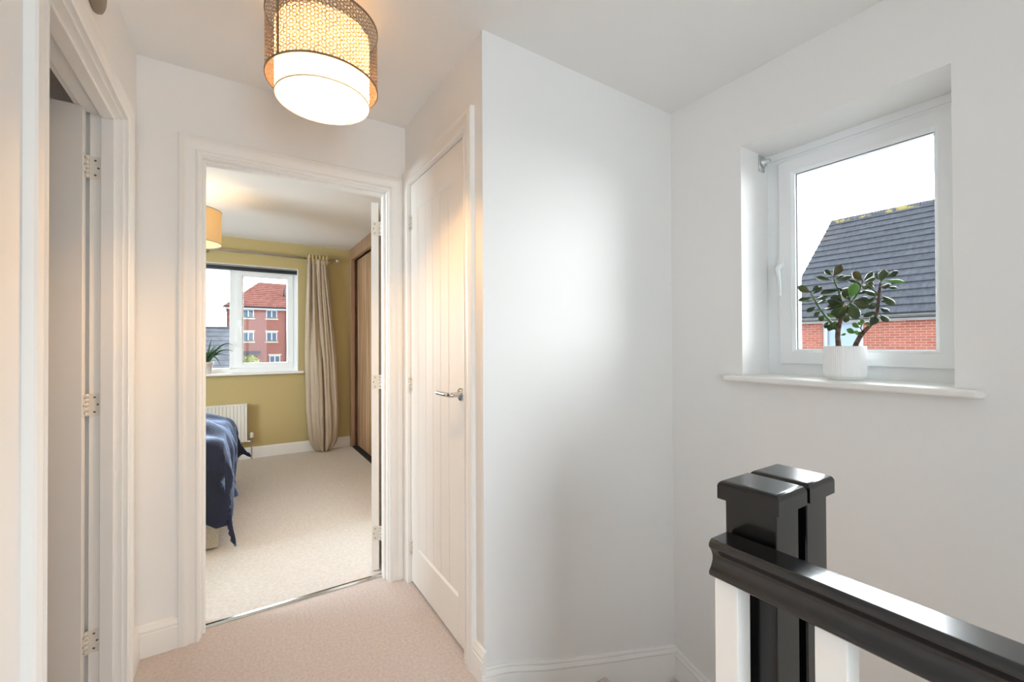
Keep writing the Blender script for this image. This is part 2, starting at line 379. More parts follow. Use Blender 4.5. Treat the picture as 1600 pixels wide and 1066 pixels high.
# ------------------------------------------------------------------ architraves, linings, skirting
ARCH = [(d * 1.10, t * 1.1) for d, t in [(0, 0), (0, .013), (.004, .016), (.010, .016), (.014, .013), (.032, .015), (.038, .019), (.044, .021), (.052, .021), (.058, .018), (.062, .018), (.066, .014), (.066, 0)]]
def arch(mb, a0, a1, top, fn, gap=.006, z0=0):
    prof = [(d + gap, t) for d, t in ARCH]; rings = []
    for k in range(4):
        r = []
        for d, t in prof:
            a = (a0 - d) if k < 2 else (a1 + d); z = z0 if k in (0, 3) else top + d
            r.append(fn(a, z, t))
        rings.append(r)
    mb.loft(rings)
m = MB(); arch(m, 1.246, 2.0, 2.032, lambda a, z, t: (XL + t, a, z))
structure(m.build('trim_2', M['gloss'], auto=True), 'white moulded door surround of the nearest doorway', 'architrave')
m = MB(); arch(m, OL, OR_, OT, lambda a, z, t: (a, YF - t, z))
structure(m.build('trim_3', M['gloss'], auto=True), 'white moulded surround of the open bedroom doorway', 'architrave')
m = MB(); arch(m, OL, OR_, OT, lambda a, z, t: (a, YF + .11 + t, z))
structure(m.build('trim_4', M['gloss'], auto=True), 'bedroom side of the doorway surround', 'architrave')
m = MB(); arch(m, D3a - .002, D3b + .002, D3t + .002, lambda a, z, t: (XC - t, a, z), gap=.004)
structure(m.build('trim_5', M['gloss'], auto=True), 'white moulded surround of the closed cupboard door', 'architrave')
m = MB(); arch(m, 1.246, 2.0, 2.032, lambda a, z, t: (XL - .1 - t, a, z))
structure(m.build('trim_6', M['gloss'], auto=True), 'far side of the nearest doorway surround', 'architrave')
# door linings with stops
m = MB()
m.box(XL - .085, XL + .001, 2.0, 2.026, 0, 2.058).box(XL - .1, XL + .001, 1.22, 1.246, 0, 2.058).box(XL - .1, XL + .001, 1.246, 2.0, 2.032, 2.058)
m.box(XL - .055, XL - .02, 1.988, 2.0, 0, 2.032).box(XL - .055, XL - .02, 1.246, 1.258, 0, 2.032).box(XL - .055, XL - .02, 1.258, 1.988, 2.020, 2.032)
structure(m.build('trim_7', M['gloss'], bevel=.0015), 'white door lining inside the nearest doorway', 'door lining')
m = MB()
m.box(OL - .026, OL, YF - .001, YF + .111, 0, OT + .026).box(OR_, OR_ + .026, YF - .001, YF + .111, 0, OT + .026).box(OL, OR_, YF - .001, YF + .111, OT, OT + .026)
m.box(OL, OL + .011, YF + .03, YF + .07, 0, OT).box(OR_ - .011, OR_, YF + .03, YF + .07, 0, OT).box(OL + .011, OR_ - .011, YF + .03, YF + .07, OT - .011, OT)
structure(m.build('trim_8', M['gloss'], bevel=.0015), 'white door lining inside the bedroom doorway', 'door lining')
m = MB()
m.box(XC - .001, XC + .1, D3a - .014, D3a - .004, 0, D3t + .012).box(XC - .001, XC + .1, D3b + .004, D3b + .014, 0, D3t + .012).box(XC - .001, XC + .1, D3a - .004, D3b + .004, D3t + .003, D3t + .012)
m.box(XC + .045, XC + .06, D3a - .004, D3a + .02, 0, D3t).box(XC + .045, XC + .06, D3b - .02, D3b + .004, 0, D3t).box(XC + .045, XC + .06, D3a, D3b, D3t - .02, D3t)
structure(m.build('trim_9', M['gloss']), 'white lining around the closed cupboard door', 'door lining')
SK = [(0, 0), (.018, 0), (.018, .088), (.015, .092), (.015, .096), (.017, .101), (.015, .108), (.010, .114), (.008, .120), (0, .124)]
def skirt(name, p0, p1, nrm, label, z0=0):
    m = MB(); p0 = Vector(p0); p1 = Vector(p1); n = Vector(nrm)
    m.loft([[tuple(Vector((q.x + n.x * t, q.y + n.y * t, z0 + z))) for t, z in SK] for q in (p0, p1)])
    return structure(m.build(name, M['gloss'], auto=True), label, 'skirting board')
skirt('baseboard_front', (XL, YF, 0), (OL - .072, YF, 0), (0, -1, 0), 'short white skirting board between nearest door and bedroom door')
skirt('baseboard_left', (XL, 2.072, 0), (XL, YF, 0), (1, 0, 0), 'tiny white skirting board beside the nearest doorway')
skirt('baseboard_near_left', (XL, -1.7, 0), (XL, 1.174, 0), (1, 0, 0), 'white skirting board along the near left wall')
skirt('baseboard_corner', (XC, YB - .018, 0), (XC, D3a - .073, 0), (-1, 0, 0), 'stub of white skirting beside the cupboard door')
skirt('baseboard_bedroom', (-2.5, BY, .0), (1.16, BY, .0), (0, -1, 0), 'white skirting board under the olive bedroom wall')

# ------------------------------------------------------------------ doors
def leaf_mesh(W, HH, T=.035, edge_hinge_x=0, stile=.105, top=.14, bot=.20, ngroove=5):
    """door leaf in local space: x 0..W, y 0..T (front face y=0), z 0..HH; recessed grooved panel on both faces"""
    m = MB()
    m.box(0, stile, 0, T, 0, HH).box(W - stile, W, 0, T, 0, HH).box(stile, W - stile, 0, T, 0, bot).box(stile, W - stile, 0, T, HH - top, HH)
    # panel profile with V grooves extruded along z
    x0, x1 = stile, W - stile; rec = .007
    def face(y, sgn):
        pr = [(x0, y), (x0 + .010, y + sgn * rec)]
        n = ngroove + 1; w = (x1 - x0 - .02) / n
        for k in range(1, n):
            c = x0 + .01 + k * w; pr += [(c - .003, y + sgn * rec), (c, y + sgn * (rec + .004)), (c + .003, y + sgn * rec)]
        pr += [(x1 - .010, y + sgn * rec), (x1, y)]
        return pr
    a = face(0, 1); bb = face(T, -1)
    poly = a + list(reversed(bb))
    m.prism(poly, lambda u, v, w: (u, v, w), bot + .0, HH - top)
    # chamfer strips at the panel head and foot
    for z, s in ((bot, 1), (HH - top, -1)):
        for y, g in ((0, 1), (T, -1)):
            m.loft([[(xx, y, z), (xx, y + g * .008, z + s * .0), (xx, y + g * .008, z + s * .010)] for xx in (x0 + .001, x1 - .001)])
    return m
def place(mb, org, ux, uy):
    ux = Vector(ux).normalized(); uy = Vector(uy).normalized(); org = Vector(org)
    mb.v = [tuple(org + ux * p[0] + uy * p[1] + Vector((0, 0, p[2]))) for p in mb.v]; return mb
def hinge_obj(door, c, plate_dirs, axis_xy, hh=.076):
    """one butt hinge: knuckle on the vertical axis axis_xy plus flat leaves with screws; plate_dirs = [(start, dir, normal, length)]"""
    m = MB(); z = c; m.smooth = True
    for k, (z0, z1) in enumerate(((-.5, -.32), (-.3, -.1), (-.08, .1), (.12, .3), (.32, .5))):
        m.lathe([(.0055, z0 * hh), (.0055, z1 * hh)], (axis_xy[0], axis_xy[1], z), 12)
    m.smooth = False
    for st, d, n, ln in plate_dirs:
        st = Vector((*st, 0)); d = Vector((*d, 0)).normalized(); n = Vector((*n, 0)).normalized()
        tf = lambda p, st=st, d=d, n=n: st + d * p.x + n * p.y + Vector((0, 0, p.z))
        m.m = 0; m.box(0, ln, 0, .0025, z - hh / 2, z + hh / 2, tf)
        m.m = 1
        for i, dz in enumerate((-.025, 0, .025)):
            q = st + d * (ln * (.55 if i != 1 else .78)) + n * .0025
            ring = []
            for e, rr in ((0, .0036), (.0012, .0030)):
                ring.append([tuple(q + d * rr * cos(2 * pi * k / 8) + Vector((0, 0, z + dz + rr * sin(2 * pi * k / 8))) + n * e) for k in range(8)])
            m.loft(ring)
        m.m = 0
    return m.build('hinge', [M['hinge'], M['screw']], door)
def lever(door, c, out, along, metal):
    """round rose + bent lever; out = away from the door, along = lever direction"""
    o = Vector((*out, 0)); a = Vector((*along, 0)); c = Vector(c); m = MB()
    def disc(c0, prof, n=32):
        e1 = a; e2 = Vector((0, 0, 1))
        m.loft([[tuple(c0 + o * h + (e1 * cos(2 * pi * k / n) + e2 * sin(2 * pi * k / n)) * r) for k in range(n)] for r, h in prof])
    m.smooth = True
    disc(c, [(.0265, 0), (.0265, .006), (.025, .009), (.012, .0095)])
    disc(c, [(.0105, .009), (.0100, .045)], 20)
    pts = [c + o * .035]
    pts = [c + o * .008, c + o * .040, c + o * .050 + a * .004, c + o * .056 + a * .014, c + o * .058 + a * .030, c + o * .058 + a * .115]
    m.tube(pts, .0095, 16)
    return m.build('door_handle', metal, door, auto=True)

# door_1: nearest left door, swung into its room
d1 = empty('door_1', (XL - .093, 1.997, .008)); structure(d1, 'cream white door standing open inside the nearest doorway', 'door')
mm = place(leaf_mesh(.726, 2.030), (0, 0, 0), (-1, 0, 0), (0, -1, 0)); mm.build('leaf', M['satin'], d1, bevel=.0012)
for z in (.234, 1.036, 1.846):
    hinge_obj(d1, z - .008, [((.0045, .0025), (1, 0), (0, -1), .034), ((-.001, -.003), (0, -1), (1, 0), .030)], (.004, -.0035))
# door_2: bedroom door
ang = radians(17.5); d2 = empty('door_2', (.651, 2.358, .010)); structure(d2, 'cream white bedroom door opened inward, seen edge on', 'door')
ux = (sin(ang), cos(ang), 0); uy = (-cos(ang), sin(ang), 0)
mm = place(leaf_mesh(.762, 2.005, .038), (0, 0, 0), ux, uy); mm.build('leaf', M['satin'], d2, bevel=.0012)
for z in (.211, 1.033, 1.871):
    hinge_obj(d2, z - .01, [((-.003, .001), (-cos(ang), sin(ang)), (-sin(ang), -cos(ang)), .030), ((.009, -.004), (0, -1), (-1, 0), .028)], (.004, -.004))
# door_3: closed cupboard door
d3 = empty('door_3', (XC + .004, D3a + .0, .012)); structure(d3, 'white grooved cottage style cupboard door, closed, with a chrome lever', 'door')
mm = place(leaf_mesh(D3b - D3a, D3t - .012, .035, stile=.088, top=.135, bot=.185, ngroove=4), (0, 0, 0), (0, 1, 0), (1, 0, 0)); mm.build('leaf', M['satin'], d3, bevel=.0012)
for z in (.185, 1.031, 1.87):
    hinge_obj(d3, z - .012, [((-.001, D3b - D3a - .0145), (0, 1), (-1, 0), .012)], (-.007, D3b - D3a + .001))
lever(d3, (.0, .046, 1.022), (-1, 0), (0, 1), M['chrome'])

# ------------------------------------------------------------------ windows
def rect_frame(m, a0, a1, z0, z1, w, fn, d0, d1, rebate=.0):
    """four mitred sides; profile (inward distance, depth) keeps a small chamfer to the glass"""
    prof = [(0, d0), (0, d1), (w, d1), (w, d0 + rebate), (w - .012, d0)]
    cs = [(a0, z0, 1, 1), (a1, z0, -1, 1), (a1, z1, -1, -1), (a0, z1, 1, -1)]
    rings = [[fn(a + sa * i, z + sz * i, d) for i, d in prof] for a, z, sa, sz in cs]
    n = len(prof); vs = [p for r in rings for p in r]; fs = []
    for i in range(4):
        k = (i + 1) % 4
        for j in range(n):
            l = (j + 1) % n; fs.append((i * n + j, i * n + l, k * n + l, k * n + j))
    m.add(vs, fs)
FX = 2.068
w1 = empty('window_1', (FX, .69, 1.1)); structure(w1, 'white plastic casement window in the stairwell wall', 'window')
def kid(o, root): return child(o, root)
fn = lambda a, z, d: (FX + d, a, z)
m = MB(); rect_frame(m, .35, 1.019, 1.094, 2.10, .055, fn, 0, .07); kid(m.build('outer_frame', M['upvc'], bevel=.001), w1)
m = MB(); m.box(FX - .006, FX + .02, .3505, 1.0185, 2.066, 2.0965); kid(m.build('head_cover', M['upvc']), w1)
m = MB(); rect_frame(m, .392, .962, 1.146, 2.045, .062, fn, -.016, .05, .012)
kid(m.build('sash', M['upvc'], bevel=.0015), w1)
m = MB(); m.box(FX + .012, FX + .034, .45, .905, 1.204, 1.99); kid(m.build('glass_pane', M['glass']), w1)
m = MB(); m.box(FX + .006, FX + .011, .452, .4565, 1.206, 1.985).box(FX + .006, FX + .011, .897, .9015, 1.206, 1.985).box(FX + .006, FX + .011, .4565, .897, 1.206, 1.2105).box(FX + .006, FX + .011, .4565, .897, 1.9805, 1.985)
m.box(FX - .001, FX + .001, .9622, .9642, 1.146, 2.045).box(FX - .001, FX + .001, .392, .9642, 2.0455, 2.0472)  # thin strips stand in for the shadow line between sash and frame
kid(m.build('gasket_and_gap_shade', mat('grey_gasket_and_shade', (120, 124, 128), .6)), w1)
m = MB(); m.smooth = True
hy = .952; m.box(FX - .026, FX - .016, hy - .012, hy + .012, 1.545, 1.612)
m.tube([(FX - .022, hy, 1.575), (FX - .042, hy, 1.578), (FX - .052, hy, 1.568), (FX - .05, hy - .002, 1.54), (FX - .046, hy - .004, 1.49), (FX - .043, hy - .004, 1.448)], [.011, .011, .010, .008, .007, .0065], 12)
hd = m.build('window_handle', M['upvc'], auto=True); kid(hd, w1)
m = MB(); m.smooth = True; m.lathe([(.0085, 0), (.0085, -.006), (.006, -.008)], (FX - .026, hy + .012, 1.578), 16, 'x'); kid(m.build('key_barrel', M['chrome']), w1)
# blind bracket left behind in the corner
m = MB(); m.smooth = True; m.box(FX - .075, FX - .030, 1.0145, 1.0185, 2.02, 2.092); m.lathe([(.020, -.004), (.020, -.014), (.010, -.017), (.010, -.034), (.005, -.04)], (FX - .052, 1.018, 2.060), 16, 'y')
o = m.build('blind_bracket', mat('pale_metal_bracket', (206, 212, 212), .3, .6)); tag(o, 'small empty blind bracket high in the stair window recess', 'bracket')
# sill boards
def sill(name, root, fnp, a0, a1, ztop, d_in, d_out, th=.024):
    m = MB(); n = 6
    pr = [(d_in, ztop), (-(d_out - th / 2), ztop)]
    for k in range(1, n): a = pi * k / n; pr.append((-(d_out - th / 2) - th / 2 * sin(a), ztop - th / 2 + th / 2 * cos(a)))
    pr += [(-(d_out - th / 2), ztop - th), (d_in, ztop - th)]
    m.prism(pr, fnp, a0, a1)
    o = m.build(name, M['gloss'], auto=True); kid(o, root); return o
def sill_board(name, root, horns, xin, ztop, th, fn2, span):
    """board with rounded front corners; plan polygon extruded with a bullnose"""
    (h0, h1), (s0, s1), dout = horns, span, .052
    plan = [(s0, xin), (s0, 0.0), (h0, 0.0)]
    r = .02
    for k in range(7): a = pi / 2 * k / 6; plan.append((h0 + r - r * cos(a), -(dout - r) - r * sin(a)))
    for k in range(7): a = pi / 2 * k / 6; plan.append((h1 - r + r * sin(a), -(dout - r) - r * cos(a)))
    plan += [(h1, 0.0), (s1, 0.0), (s1, xin)]
    m = MB(); m.loft([[fn2(a, d, ztop - th) for a, d in plan], [fn2(a, d, ztop) for a, d in plan]])
    o = m.build(name, M['gloss'], bevel=.008, seg=4); kid(o, root); return o
sill_board('window_sill', w1, (.30, 1.085), FX - XR + .003, 1.096, .024, lambda a, d, z: (XR + d, a, z), (WY0, WY1))

WF = BY + .10
w2 = empty('window_2', (-.3, WF, .95)); structure(w2, 'white plastic bedroom window looking out on brick flats', 'window')
fn = lambda a, z, d: (a, WF + d, z)
m = MB(); rect_frame(m, BX0 + .004, BX1 - .004, .937, BZ1 - .004, .05, fn, 0, .07)
for xm in (-.035, -1.15): m.box(xm - .035, xm + .035, WF, WF + .07, .98, 2.06)
kid(m.build('outer_frame', M['upvc'], bevel=.001), w2)
m = MB(); rect_frame(m, .0, .545, .982, 2.058, .058, fn, -.015, .05, .01); kid(m.build('sash', M['upvc'], bevel=.0015), w2)
m = MB(); rect_frame(m, -1.71, -1.18, .982, 2.058, .058, fn, -.015, .05, .01); kid(m.build('sash', M['upvc'], bevel=.0015), w2)
for x0, x1, z0, z1 in ((.056, .489, 1.038, 2.002), (-1.116, -.069, .986, 2.056), (-1.654, -1.236, 1.038, 2.002)):
    m = MB(); m.box(x0, x1, WF + .015, WF + .035, z0, z1); kid(m.build('glass_pane', M['glass']), w2)
m = MB(); m.smooth = True; m.box(.018, .040, WF - .024, WF - .015, 1.46, 1.53); m.tube([(.029, WF - .02, 1.5), (.029, WF - .045, 1.5), (.029, WF - .05, 1.48), (.031, WF - .045, 1.40)], [.009, .009, .007, .005], 10)
kid(m.build('window_handle', M['upvc'], auto=True), w2)
sill_board('window_sill', w2, (BX0 - .07, .66), .105, .937, .024, lambda a, d, z: (a, BY + d, z), (BX0 + .004, BX1 - .004))
m = MB(); m.smooth = True; m.lathe([(.020, BX0 + .02), (.020, BX1 - .02)], (0, WF - .032, 2.078), 20, 'x'); m.lathe([(.0225, BX1 - .02), (.0225, BX1 - .008)], (0, WF - .032, 2.078), 16, 'x')
m.smooth = False
tag(m.build('roller_blind', M['blind']), 'charcoal roller blind rolled up at the top of the bedroom window', 'blind')
# unseen rear window, assumed behind the viewer to hold the added lamp
w3 = empty('assumed_window', (.22, -1.85, .35)); structure(w3, 'unseen white framed glazed end window assumed behind the viewer', 'window')
fn = lambda a, z, d: (a, -1.85 + d, z)
m = MB(); rect_frame(m, -.27, .71, .35, 2.15, .05, fn, 0, .06); m.box(.195, .245, -1.85, -1.79, .39, 2.11)
kid(m.build('outer_frame', M['upvc']), w3)
m = MB(); m.box(-.23, .67, -1.83, -1.81, .39, 2.11); kid(m.build('glass_pane', M['glass']), w3)

w4 = empty('added_window', (-2.58, 3.3, .92)); structure(w4, 'unseen white framed window added to let fill light into the bedroom', 'window')  # unseen window added as an opening for the bedroom fill lamp
fn = lambda a, z, d: (-2.58 - d, a, z)
m = MB(); rect_frame(m, 2.72, 3.88, .92, 2.08, .05, fn, -.04, .01); kid(m.build('outer_frame', M['upvc']), w4)
m = MB(); m.box(-2.575, -2.56, 2.765, 3.835, .965, 2.035); kid(m.build('glass_pane', M['glass']), w4)

# ------------------------------------------------------------------ balustrade
HR = bpy.data.objects.new('handrail', None); COL.objects.link(HR); HR.location = (.755, -.9, 0)
tag(HR, 'glossy black landing handrail on white square balusters', 'handrail')
xc = .7545
half = [(.024, .880), (.0275, .8793), (.0306, .8772), (.0328, .874), (.0335, .870), (.0332, .867)]
half += [(.0335 - .0115 * sin(pi * t / 12) ** .85, .867 - .044 * t / 12) for t in range(1, 12)]
half += [(.0332, .823), (.0335, .820), (.0325, .8165), (.030, .814)]
sec = half + [(-u, v) for u, v in reversed(half)]
m = MB(); m.prism(sec, lambda u, v, w: (xc + u, w, v), -1.19, .462)
o = m.build('rail', M['black']); kid(o, HR); smoothobj(o); o.data.set_sharp_from_angle(angle=radians(60)); o.modifiers.new('wn', 'WEIGHTED_NORMAL').keep_sharp = True
k = 0
for y in (.438, .278, .118, -.042, -.202, -.362, -.522, -.682, -.842, -1.002):
    m = MB(); m.box(xc - .021, xc + .021, y - .021, y + .021, .0, .816)
    kid(m.build('baluster', M['gloss'], bevel=.002), HR)
def newel(name, x0, x1, y0, y1, label):
    r = bpy.data.objects.new(name, None); COL.objects.link(r); r.location = ((x0 + x1) / 2, (y0 + y1) / 2, -.6)
    tag(r, label, 'newel post', 'black newel posts at the stair head')
    m = MB(); m.box(x0, x1, y0, y1, -.9, .945); kid(m.build('post', M['blackpost'], bevel=.003), r)
    m = MB(); e = .010
    cx, cy, hx, hy_ = (x0 + x1) / 2, (y0 + y1) / 2, (x1 - x0) / 2 + e, (y1 - y0) / 2 + e
    rings = []
    for ins, z in [(0, .937), (0, .9605)] + [(.012 * (1 - cos(pi / 2 * q / 6)), .9605 + .012 * sin(pi / 2 * q / 6)) for q in range(1, 7)]:
        rings.append([(cx - hx + ins, cy - hy_ + ins, z), (cx + hx - ins, cy - hy_ + ins, z), (cx + hx - ins, cy + hy_ - ins, z), (cx - hx + ins, cy + hy_ - ins, z)])
    m.loft(rings); o = m.build('post_cap', M['blackpost']); kid(o, r); smoothobj(o); o.data.set_sharp_from_angle(angle=radians(50)); o.modifiers.new('wn', 'WEIGHTED_NORMAL').keep_sharp = True
    return r
newel('newel_post', .791, .875, .380, .472, 'nearer black newel post, directly behind the handrail end')
newel('newel_post', .906, .992, .380, .472, 'farther black newel post, on the window side of its twin')
# bolt between the posts
m = MB(); m.smooth = True; m.lathe([(.007, .875), (.007, .906)], (0, .40, .80), 6, 'x'); tag(m.build('bolt', M['screw']), 'small metal bolt in the gap joining the black posts', 'bolt')

# ------------------------------------------------------------------ landing pendant
PC = (.2475, 1.565)
pl = empty('pendant_lamp', (PC[0], PC[1], H)); tag(pl, 'double drum ceiling lamp with taupe lattice outer shade and lit white inner shade', 'lamp')
def shade(R, z0, z1, mt, name, n=96, uv=False, r0=None):
    m = MB(); m.smooth = True
    rings = [[(R * cos(2 * pi * k / n), R * sin(2 * pi * k / n), z - H) for k in range(n + 1)] for z in (z0, z1)]
    m.loft(rings, closed=False)
    o = m.build(name, mt, pl)
    if uv:
        uvl = o.data.uv_layers.new(name='UVMap')
        for p in o.data.polygons:
            for li in p.loop_indices:
                vi = o.data.loops[li].vertex_index; kk = vi % (n + 1); zz = o.data.vertices[vi].co.z
                uvl.data[li].uv = (2 * pi * R * kk / n, zz)
    return o
shade(.175, 2.12, 2.325, M['lattice'], 'outer_shade', uv=True)
def ring(R, z, h, mt, name, parent=pl, t=.0015):
    m = MB(); m.smooth = True; n = 96
    vs = []; fs = []
    for k in range(n):
        a = 2 * pi * k / n
        for r, zz in ((R - t, z), (R + t, z), (R + t, z + h), (R - t, z + h)): vs.append((r * cos(a), r * sin(a), zz - H))
    for k in range(n):
        l = (k + 1) % n
        for j in range(4): q = (j + 1) % 4; fs.append((k * 4 + j, k * 4 + q, l * 4 + q, l * 4 + j))
    m.add(vs, fs); return m.build(name, mt, parent, auto=True)
ring(.1755, 2.117, .006, M['taupe'], 'rim'); ring(.1755, 2.322, .006, M['taupe'], 'rim')
m = MB(); a = radians(215); m.box(-.0035, .0035, -.0015, .0015, 2.12 - H, 2.325 - H, lambda p: Vector((.1765 * cos(a) - p.x * sin(a) + p.y * cos(a), .1765 * sin(a) + p.x * cos(a) + p.y * sin(a), p.z)))
m.build('seam', M['taupe'], pl)
shade(.1475, 2.065, 2.30, M['innershade'], 'inner_shade')
m = MB(); m.box(0,0,0,0,0,0) if False else m.lathe([(.0, 2.292 - H), (.146, 2.292 - H), (.146, 2.295 - H), (.0, 2.295 - H)], (0, 0, 0), 48); m.build('added_top_diffuser', M['addeddisc'], pl)  # unseen disc added over the inner shade to cut the ceiling glow
ring(.1478, 2.063, .004, mat('pale_rim', (226, 206, 186), .6), 'inner_rim')
m = MB(); m.smooth = True; m.tube([(0, 0, 0), (0, 0, -.1)], .003, 8); m.lathe([(.0, -.001), (.05, -.001), (.048, -.012), (.03, -.02), (.004, -.022)], (0, 0, 0), 32)
m.build('ceiling_rose', M['upvc'], pl)
m = MB(); m.smooth = True; m.lathe([(.006, -.06), (.017, -.075), (.017, -.125), (.02, -.13)], (0, 0, -.02), 24); 
for k in range(3):
    a = 2 * pi * k / 3; m.tube([(.018 * cos(a), .018 * sin(a), -.112), (.146 * cos(a), .146 * sin(a), -.112), (.174 * cos(a), .174 * sin(a), -.085)], .0012, 6)
m.build('lamp_holder', M['upvc'], pl)
m = MB(); m.smooth = True; m.lathe([(.012, 0), (.016, -.012), (.028, -.035), (.031, -.055), (.027, -.075), (.015, -.088), (.003, -.092)], (0, 0, -.148), 24)
m.build('bulb', M['bulb'], pl)

# bedroom pendant
bl = empty('pendant_lamp', (-.30, 3.95, H)); tag(bl, 'sand coloured fabric drum ceiling lamp lit in the bedroom', 'lamp')
def drum(R, z0, z1, mt, parent, n=64):
    m = MB(); m.smooth = True
    m.loft([[(R * cos(2 * pi * k / n), R * sin(2 * pi * k / n), z - H) for k in range(n + 1)] for z in (z0, z1)], closed=False)
    return m.build('lamp_shade', mt, parent)
drum(.2, 2.0, 2.245, M['bedshade'], bl)
ring(.2, 1.998, .004, M['taupe'], 'rim', bl); ring(.2, 2.243, .004, M['taupe'], 'rim', bl)
m = MB(); m.smooth = True; m.tube([(0, 0, 0), (0, 0, -.2)], .003, 8); m.lathe([(.0, -.001), (.05, -.001), (.045, -.02), (.004, -.024)], (0, 0, 0), 24); m.build('ceiling_rose', M['upvc'], bl)
m = MB(); m.smooth = True; m.lathe([(.012, 0), (.02, -.02), (.032, -.05), (.028, -.08), (.004, -.1)], (0, 0, -.2), 20); m.build('bulb', M['bulb2'], bl)

# ------------------------------------------------------------------ small wall fittings on the left wall
m = MB(); m.smooth = True; m.lathe([(.0, .0), (.088, .0), (.090, .005), (.088, .013), (.080, .018), (.0, .019)], (XL, 1.605, 2.257), 48, 'x')
tag(m.build('wall_fitting', M['fitting'], auto=True), 'rounded taupe fitting high on the wall above the nearest doorway', 'wall fitting')
sw = empty('light_switch', (XL, 1.0, 1.116)); tag(sw, 'brushed steel light switch plate with rounded corners beside nearest doorway', 'light switch')
m = MB(); n = 8; r = .010; pl_ = []
for cx_, cz_, a0 in ((.033, .033, 0), (-.033, .033, pi / 2), (-.033, -.033, pi), (.033, -.033, 1.5 * pi)):
    for k in range(n + 1): a = a0 + pi / 2 * k / n; pl_.append((cx_ + r * cos(a), cz_ + r * sin(a)))
m.loft([[(t, (1 if True else 1) * u * s, v * s) for u, v in pl_] for t, s in ((0, 1), (.005, 1), (.007, .975))]); m.build('switch_plate', M['brushed'], sw)
m = MB(); m.box(.0065, .010, -.008, .008, -.013, .013); m.build('rocker', M['brushed'], sw, bevel=.001)
m = MB()
for y in (-.030, .030): m = MB(); m.lathe([(.0035, .0065), (.003, .008)], (0, y, 0), 10, 'x'); m.build('screw', M['screw'], sw)
sw.location = (XL, 1.002, 1.116)

# ------------------------------------------------------------------ jade plant on the stair window sill
random.seed(4)
jp = empty('jade_plant', (1.945, .682, 1.096)); tag(jp, 'jade plant with thick dark leaves in a white ribbed pot on the stair window sill', 'potted plant')
def J(X, Y, dx=0.0):
    """plant point traced in the plane of the pot, moved dx metres in depth"""
    px = 1230 + X / 5.075; py = 390 + Y / 5.075
    d = r2 * ((px - 800) / 667) - u2 * ((py - 533) / 667) + fwd
    t = (1.945 + dx) / d.x
    return Vector((t * d.x, t * d.y, CAMZ + t * d.z)) - Vector(jp.location)
m = MB(); m.smooth = False
R0, PHt = .0655, .128; rings = []; n = 120
for z, r in ((0.0, .046), (.004, .052), (.008, .056), (.016, .0625), (.026, R0), (PHt, R0), (PHt, R0 - .005), (.108, R0 - .006)):
    rib = .0011 if .01 < z <= PHt and r > .062 else 0
    rings.append([((r + (rib if k % 2 else 0)) * cos(2 * pi * k / n), (r + (rib if k % 2 else 0)) * sin(2 * pi * k / n), z) for k in range(n)])
m.loft(rings); o = m.build('pot', M['ceramic'], jp)
m = MB(); m.smooth = True; m.lathe([(.0, .112), (.03, .115), (.059, .112), (.058, .106)], (0, 0, 0), 32); m.build('soil', M['soil'], jp)
def chain(pts, dxs): return [J(x, y, d) for (x, y), d in zip(pts, dxs)]
m = MB(); m.smooth = True
def limb(pts, dxs, rad): m.tube(chain(pts, dxs), rad, 10)
limb([(408, 790), (405, 740), (400, 690), (404, 640), (416, 590), (428, 545), (445, 500), (460, 450)], [0, 0, 0, 0, 0, 0, 0, 0], [.0098, .0092, .0086, .0086, .0072, .0064, .0055, .004])
limb([(535, 790), (548, 745), (575, 695), (610, 650), (655, 605), (695, 555), (714, 490), (722, 420), (730, 340), (738, 265)], [.0, .0, .0, -.005, -.01, -.015, -.02, -.02, -.02, -.02], [.0095, .0085, .0078, .0072, .0065, .006, .0055, .005, .0045, .003])
stem_old = m.build('stem', M['bark'], jp)
m = MB(); m.smooth = True
limb([(398, 625), (345, 578), (300, 525), (262, 475), (228, 420), (200, 370), (188, 338)], [0, -.01, -.02, -.03, -.035, -.035, -.035], [.0052, .0048, .0042, .0038, .0034, .003, .0024])
limb([(440, 520), (438, 450), (425, 380), (400, 310), (378, 260), (364, 210)], [0, .01, .02, .03, .03, .03], [.005, .0045, .004, .0036, .003, .0024])
limb([(440, 510), (500, 430), (545, 370), (580, 310), (602, 250)], [0, .02, .035, .04, .04], [.005, .0042, .0036, .003, .0024])
limb([(724, 365), (690, 325), (655, 295), (622, 272)], [-.02, -.01, 0, .0], [.0036, .003, .0026, .002])
limb([(600, 655), (582, 625), (592, 595), (597, 570)], [0, 0, 0, 0], [.0022, .002, .0018, .0015])
limb([(575, 690), (558, 668), (548, 655)], [0, 0, 0], [.0022, .0018, .0015])
m.build('branch', M['greenstem'], jp)
